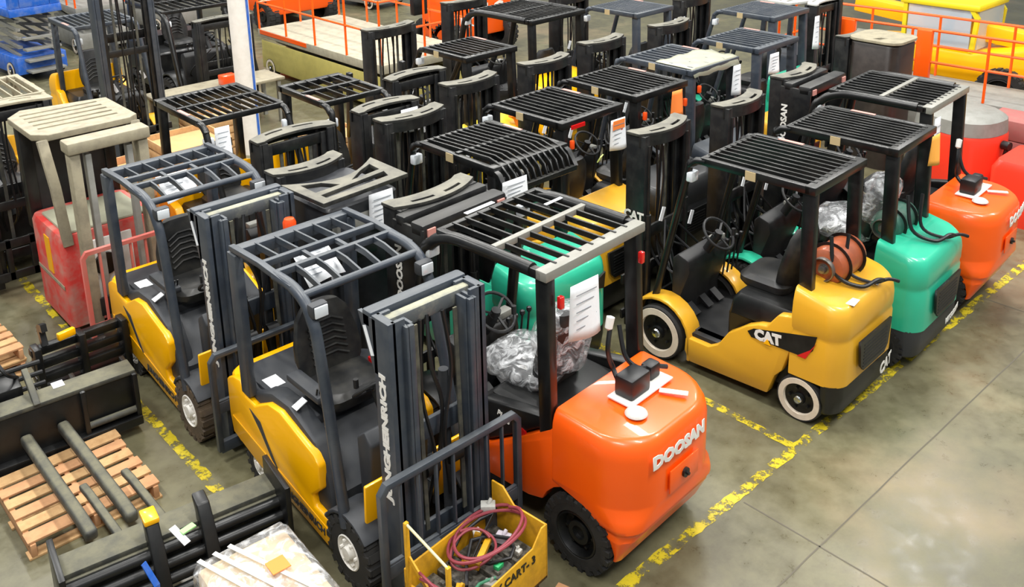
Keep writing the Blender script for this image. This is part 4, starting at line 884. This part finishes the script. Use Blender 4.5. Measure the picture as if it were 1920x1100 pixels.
# pale sheet over the slate guard, orange bag on the yellow forklift
b = B(); n = 10
b.add([(-.46+.92*i/n, -.03+.6*j/n, .03+.012*math.sin(i*1.7)*math.cos(j*1.3)-(.10 if j == 0 else 0)) for i in range(n+1) for j in range(n+1)], [(i*(n+1)+j,(i+1)*(n+1)+j,(i+1)*(n+1)+j+1,i*(n+1)+j+1) for i in range(n) for j in range(n)])
o = b.build('plastic_sheet', mat('milky_sheet','a2a28e',.3,dirt=.3,dirtcol='9fa090')); o.location = (3.14, 3.17, 2.1); md = o.modifiers.new('s','SOLIDIFY'); md.thickness = .006
tag(o, 'milky plastic sheet lying over the rear of the slate guard', 'sheet')
rg = []
for i in range(1, 9):
    th = math.pi*i/9; r_ = []
    for j in range(18):
        ph = 2*math.pi*j/18; d = Vector((math.sin(th)*math.cos(ph)*.2, math.sin(th)*math.sin(ph)*.15, math.cos(th)*.2)); r_.append(d*(1+.6*noise.noise(d*12)))
    rg.append(r_)
o = B().loft(rg).build('orange_bag', mat('orange_cloth','f58a30',.8)); o.location = (1.95, 5.3, 1.32); tag(o, 'orange cloth bag slumped on the pale yellow counterweight', 'bag')
# orange beacon behind the nearest yellow guard, wooden crates and the small orange box
bc = thing('beacon_lamp', 'orange beacon lamp on a thin pole at the back of the nearest yellow forklift', 'lamp', (-2.82, 2.99, 1.87))
B().cyl((0,0,-.97),(0,0,.0),.018,8).cyl((0,0,-.02),(0,0,.02),.06,18).build('lamp_stem', BLACK, bc); B().lathe([(.055,.02),(.055,.09),(.04,.12),(0,.125)], (0,0,0), (0,0,1), 20).build('lamp_dome', ORLENS, bc)
def crate(label, x, y, z, sx, sy, sz, rz=0, m=WOOD):
    t = thing('wooden_crate', label, 'crate', (x,y,z), R(rz), None)
    for k in range(5):
        zz = sz*(k+.1)/5
        B().box(-sx/2,sx/2,-sy/2,-sy/2+.02,zz,zz+sz/5*.8).build('slat', m, t, bevel=.003); B().box(-sx/2,-sx/2+.02,-sy/2,sy/2,zz,zz+sz/5*.8).build('slat', m, t, bevel=.003)
    B().box(-sx/2,sx/2,-sy/2,sy/2,0,.02).box(-sx/2,sx/2,sy/2-.02,sy/2,0,sz).box(sx/2-.02,sx/2,-sy/2,sy/2,0,sz).build('crate_shell', m, t)
    B().box(-sx/2+.03,sx/2-.03,-sy/2+.03,sy/2-.03,.02,sz*.9).build('packed_load', CARD, t, bevel=.02)
    return t
crate('tall crate with cardboard load, left of the white column under the black guard', -1.0, 9.2, 0, .9, .9, .75)
crate('open slatted crate of orange brown wood seen through the black guard, behind its left corner', -2.35, 8.2, 0, .8, .8, .9, 4, WOODP)
crate('low pale crate on the floor behind the muddy tyre forklift', -2.3, 9.3, 0, 1.0, .8, .45, -3)
crate('pale crate in front of the black forklift, nearest the tall mast', .0, 10.35, 0, 1.0, .7, .6)
crate('pale crate right of the white column among the guards', .95, 8.6, 0, .8, .8, .5)
lb = thing('work_bench', 'long pale bench top running behind the crates towards the white column', 'bench', (.45, 11.3, 0), R(0))
B().box(-1.1,1.1,-.35,.35,.75,.8).build('bench_top', BEI, lb, bevel=.01)
for sx in (-1,1):
    for sy in (-1,1): B().box(sx*1.0-.03,sx*1.0+.03,sy*.28-.03,sy*.28+.03,0,.75).build('leg', GREYP, lb)
o = B().box(-.13,.13,-.1,.1,0,.17).build('orange_box', ORLENS, bevel=.02); o.location = (.62,11.2,.8); tag(o, 'small orange box on the bench left of the white column', 'box')

# ------------------------------------------------------------------ foreground left
def fork_beam(t, x, y0, y1, z, w, h, m=OLIVE, k=0):
    B().bar([(x,y0,z),(x+(y1-y0)*.85*k,y0+(y1-y0)*.85,z),(x+(y1-y0)*k,y1,z-.015)], w, h).build('fork_beam', m, t, bevel=min(w,h)*.3, seg=3)
f1 = thing('fork_positioner', 'wide black steel attachment with two thick round ended bars over the pallet', 'attachment', (-4.45, 4.12, 0), R(-4))
B().box(-.62,.62,-.02,.02,.12,.54).build('face_plate', BLACK, f1, bevel=.008)
B().box(-.62,.62,-.04,.18,.54,.58).build('top_ledge', OLIVE, f1, bevel=.008)
B().box(-.62,.62,-.1,.1,.08,.16).build('bottom_rail', BLACK, f1, bevel=.01)
for x in (-.60,.18,.60): B().box(x-.02,x+.02,-.08,.3,.1,.56).build('end_plate', BLACK, f1, bevel=.006)
B().tube([(.2,-.05,.22),(.58,-.05,.22)],.03,10).build('cylinder_rod', OLIVE, f1)
for x, zz in ((-.46,.78),(-.16,.72)):
    B().bar(smooth_path([(x,-.04,.56),(x,.12,.66),(x,.3,zz)],4), .06, .05, up=(1,0,0)).build('hook_arm', OLIVE, f1, bevel=.008)
for k in range(4): B().tube([(-.55,.36+.06*k,.42+.07*k),(.0,.36+.06*k,.42+.07*k)], .022, 8).build('guide_rod', BLACK, f1)
B().box(-.42,-.2,.25,.55,.3,.62).build('valve_block', BLACK, f1, bevel=.015)
for s, q in ((-.28,0),(.0,.0)): fork_beam(f1, s, -.02, -1.5, .3, .09, .09, k=-.07)
B().box(.0,.09,.1,.2,.582,.584).build('paper_label', PAPER, f1)
B().tube(smooth_path([(-.55,.3,.6),(-.4,.5,.9),(-.3,.3,.75),(-.2,.45,.6)]),.016,8).build('hose', HOSE, f1)
f3 = thing('fork_carriage', 'black ribbed carriage frame with yellow tape, at the front of the worn red truck', 'attachment', (-3.98, 4.95, 0))
for k in range(4): B().box(-.42,.42,-.05+.02*k,.1,.12+.13*k,.2+.13*k).build('ribbed_bar', BLACK, f3, bevel=.015)
for x in (-.38,0,.38): B().box(x-.03,x+.03,-.08,.08,.08,.62).build('upright', BLACK, f3, bevel=.008)
B().bar(smooth_path([(-.3,.0,.6),(-.3,.05,.75),(-.3,-.06,.8)],4),.07,.05,up=(1,0,0)).build('hook_arm', BLACK, f3)
B().obox((-.12,-.03,.66),.16,.05,.07,rz=.2).build('yellow_tape', YEL, f3, bevel=.01)
f2 = thing('fork_carriage', 'dusty dark carriage with thin bars and hook arms in the bottom left foreground', 'attachment', (-4.36, 2.06, 0), R(-8))
B().box(-.74,.74,.02,.24,.42,.46).build('top_ledge', OLIVE, f2, bevel=.008)
for k in range(4): B().tube([(-.72,-.02-.05*k,.38-.08*k),(.72,-.02-.05*k,.38-.08*k)], .04, 10).build('cross_tube', BLACK, f2)
B().box(-.72,.72,.0,.1,.06,.42).build('face_plate', OLIVE, f2, bevel=.01)
for x in (-.73,.73): B().box(x-.02,x+.02,-.2,.25,.1,.6).build('end_plate', BLACK, f2, bevel=.006)
for x in (-.14,.2): B().prism([(-.22,.1),(-.1,.45),(.0,.6),(.12,.62),(.06,.52),(.05,.4),(-.05,.1)], 'x', x-.045, x+.045).build('hook_arm', BLACK, f2, bevel=.01)
for x in (-.25,.05): fork_beam(f2, x, .15, 1.15, .28, .06, .05, k=-.14)
B().box(-.19,-.09,-.02,.13,.6,.64).build('yellow_tape', YEL, f2, bevel=.01)
B().obox((.0,-.12,.52),.05,.16,.006,rz=.4,rx=.4).build('white_tag', PAPER, f2); B().obox((.06,-.1,.53),.1,.05,.01,rz=.3).build('green_clip', mat('mint_clip','9fe08a',.5), f2)
B().bar([(-.25,-.15,.45),(-.2,-.22,.3),(-.22,-.25,.1)],.04,.008).build('blue_strap', BLUEP, f2)
# pallets
def pallet(label, x, y, z, sx=1.0, sy=.95, rz=0, n=6, name='wooden_pallet', grp=None):
    t = thing(name, label, 'pallet', (x,y,z), R(rz), grp)
    for k in range(n):
        yy = -sy/2+sy*(k+.5)/n; w = sy/n*.74*(1.1 if k in (0,n-1) else .95)
        B().box(-sx/2+random.uniform(0,.02),sx/2-random.uniform(0,.02),yy-w/2,yy+w/2,.12,.14).build('top_board', WOOD if k%2 else WOODP, t, bevel=.003)
    for xx in (-sx/2+.04,0,sx/2-.04): B().box(xx-.02,xx+.02,-sy/2,sy/2,.02,.12).build('stringer', WOODP, t, bevel=.003)
    for yy in (-sy/2+.05,0,sy/2-.05): B().box(-sx/2,sx/2,yy-.05,yy+.05,0,.02).build('bottom_board', WOOD, t, bevel=.003)
    return t
pallet('wooden pallet with missing boards under the thick steel bars', -4.57, 3.53, 0, .98, .95)
for k, zz in enumerate((0,.145)): pallet('wooden pallet at the left edge beyond the black attachment, '+('lower' if k == 0 else 'upper')+' of two', -4.85, 6.1, zz, 1.1, .9, 2, grp='two pallets at the left edge')
o = B().box(-.45,.45,-.05,.05,0,.09).build('wooden_plank', WOOD, bevel=.006); o.location = (-4.55,2.6,.02); o.rotation_euler.z = R(-2); tag(o, 'pale plank under the ends of the thick steel bars', 'plank')
o = B().box(-.09,.09,-.05,.05,0,.1).build('wooden_block', WOODP, bevel=.006); o.location = (-4.0,2.66,.0); tag(o, 'short wooden block right of the pale plank', 'block')
# wrapped load
wl = thing('wrapped_pallet_load', 'white film wrapped carton load with an orange sticker at the bottom edge', 'wrapped load', (-4.18, .95, 0), R(-3))
B().box(-.3,.3,-.6,.58,.0,.12).build('pallet_base', WOODP, wl, bevel=.01)
B().box(-.3,.3,-.6,.56,.12,.56).build('carton_load', mat('pale_carton','d8c09a',.8,dirt=.3,dirtcol='b89468'), wl, bevel=.03)
b = B(); rings = []
for z_, k in ((.1,1.0),(.2,1.03),(.35,1.02),(.48,1.03),(.56,1.0),(.60,.9),(.615,.6),(.62,.2)):
    rg = ring(.32*k, -.62*k, .59*k, z_, .05*k, .05*k, 8)
    for p in rg: d = noise.noise(p*9)*.03 + noise.noise(p*23)*.012; p.x += d; p.y += d*.7; p.z += noise.noise(p*14+Vector((3,0,0)))*.02
    rings.append(rg)
b.loft(rings); b.build('stretch_film', FILM, wl)
for k in range(3): B().bar([(-.28+.1*k,.55,.63),(.1+.12*k,-.55,.63)],.03,.004).build('film_fold', mat('white_film','e6e6e0',.35), wl)
B().box(.02,.14,.12,.24,.64,.645).build('orange_sticker', ORPAPER, wl)

# battery cart standing on the forks
bcx, bcy = -3.02, .43
ct = thing('battery_cart', 'yellow battery cart full of cables between the nearest mast and the large orange forklift', 'cart', (bcx, bcy, .14), R(6))
CY = mat('cart_yellow','dda41c',.5,dirt=.6,dirtcol='8f6a1a',scale=8)
B().prism([(-.46,.08),(.36,.08),(.36,.5),(.31,.5),(.22,.4),(-.46,.36)], 'y', -.24, -.228).build('front_sheet', CY, ct, bevel=.003)
B().prism([(-.24,.08),(.24,.08),(.24,.6),(.14,.6),(.04,.5),(-.24,.5)], 'x', .35, .365).build('side_sheet', CY, ct, bevel=.003)
B().box(-.46,.36,.225,.24,.08,.44).build('back_sheet', CY, ct, bevel=.003); B().box(-.46,-.445,-.24,.24,.08,.34).build('side_sheet', CY, ct, bevel=.003)
B().box(-.46,.36,-.24,.24,.08,.1).build('cart_floor', BLACK, ct)
text('BATTERY CART- 3', .08, (-.09, -.243, .315), (1,0,0), (0,0,1), BLACK, ct, bold=.002, sx=.98, sp=1.05)
for yy, zz in ((.2,.8),(-.16,.68)): B().box(-.47,-.44,yy-.012,yy+.012,.1,zz).build('handle_post', CY, ct, bevel=.003)
B().cyl((-.455,.2,.79),(-.455,-.16,.67),.009,8).build('handle_rod', mat('pale_rod','e0d8a8',.5), ct)
B().bar([(-.455,.19,.55),(-.455,-.02,.36),(-.455,-.02,.2)], .03,.012,up=(1,0,0)).build('handle_brace', CY, ct)
for x in (-.36,.3):
    for y_ in (-.18,.18): B().cyl((x-.015,y_,-.04),(x+.015,y_,-.04),.05,14).box(x-.02,x+.02,y_-.02,y_+.02,-.03,.08).build('caster', BLACK, ct)
def W(dx, dy): a = R(6); return bcx+dx*math.cos(a)-dy*math.sin(a), bcy+dx*math.sin(a)+dy*math.cos(a)
BT = mat('battery_case','2a2a25',.5,dirt=.7,dirtcol='8a857a',scale=18)
for i in range(4):
    x, y_ = W(-.34+.19*i, 0); o = B().box(-.08,.08,-.19,.19,0,.2)
    for k in range(3): o.box(-.06+.045*k,-.035+.045*k,-.15+.1*k,-.11+.1*k,.19,.225)
    o = o.build('battery', BT, bevel=.006); o.location = (x, y_, .242); o.rotation_euler.z = R(6)
    tag(o, 'dusty battery in the yellow cart, '+('nearest the handle','second from the handle','third from the handle','furthest from the handle')[i], 'battery', 'batteries in the cart')
def loop(cx, cy, cz, rx, ry, tilt, seed, n=60):
    P = []
    for i in range(n):
        t = 2*math.pi*i/20; k = 1+.08*math.sin(t*.37+seed)-.05*(i/60)
        P.append((cx+rx*k*math.cos(t), cy+ry*k*math.sin(t), cz+.012*(i/20)+tilt*math.cos(t+seed)+.02*math.sin(t*1.7)))
    return P
def cable(name, P, r, m, lab): tag(B().tube(smooth_path(P,2), r, 8).build(name, m), lab, 'cable')
x, y_ = W(.08,.02); cable('coiled_cable', loop(x,y_,.60,.27,.21,.05,1,42), .011, RUBR, 'maroon cable coiled in wide loops on top of the yellow cart')
x, y_ = W(-.42,-.05); cable('coiled_cable', loop(x,y_,.52,.10,.17,.17,3,44), .009, RUBR, 'maroon cable drooping over the handle end of the yellow cart')
x, y_ = W(-.05,.04); cable('coiled_cable', loop(x,y_,.55,.16,.12,.04,5,26), .009, RUBR, 'small maroon cable loop inside the wide loops')
cable('black_cable', [(*W(-.25,-.1),.5),(*W(0,.1),.56),(*W(.2,-.05),.53),(*W(.1,-.15),.5),(*W(-.1,0),.53),(*W(.26,.14),.58),(*W(.0,.19),.56),(*W(-.2,.1),.52)], .012, HOSE, 'black cable tangled among the maroon loops')
cable('green_cable', [(*W(-.4,-.16),.47),(*W(-.3,-.19),.52),(*W(-.18,-.14),.49),(*W(-.08,-.19),.5)], .01, mat('dull_green','3c7a5c',.5), 'dull green cable end near the front of the yellow cart')
o = B().box(-.14,.14,-.02,.02,0,.05).box(-.14,-.11,-.02,.1,0,.05).box(.11,.14,-.02,.1,0,.05).build('yellow_bracket', CY, bevel=.005); x, y_ = W(.0,.0); o.location = (x, y_, .50); o.rotation_euler = (.1,.05,.55); tag(o, 'yellow metal bracket lying on the batteries', 'bracket')
for dx, dy, dz, sz, c_, nm, lb, ct_ in ((.22,.02,.48,.1,mat('pale_lilac','c9c2cc',.6),'terminal_box','pale lilac terminal box inside the right end of the cart','box'),(.27,.2,.60,.1,RIMG,'terminal_box','grey terminal box perched on the far corner of the cart','box'),
        (-.12,-.18,.47,.08,GREYP,'terminal_box','crumpled grey box at the front of the cart by the handle','box'),(.02,-.12,.48,.06,mat('clamp_green','2fae6a',.4),'cable_clamp','bright green clamp among the cables','clamp'),
        (-.36,-.1,.48,.06,mat('clamp_blue','6f9ad0',.4),'cable_clamp','light blue clamp near the handle','clamp'),(-.27,-.06,.46,.08,CY,'charging_plug','yellow charging plug beside the handle brace','plug'),(.12,.17,.50,.07,WHT,'cable_connector','white cable connector at the back of the cart','connector'),(.2,-.12,.47,.06,RIMG,'cable_connector','grey cable connector at the front right of the cart','connector')):
    x, y_ = W(dx, dy); o = B().obox((0,0,.0), sz, sz*.7, sz*.5, rz=dx*9).cyl((0,0,sz*.2),(sz*.3,0,sz*.5),sz*.14,8).build(nm, c_, bevel=.006); o.location = (x, y_, dz); tag(o, lb, ct_)
o = B().box(-.11,.11,-.06,.06,0,.09).build('wooden_block', WOODP, bevel=.006); o.location = (-2.60,.16,.0); o.rotation_euler.z = .3; tag(o, 'wooden block on the floor at the right corner of the yellow cart', 'block')
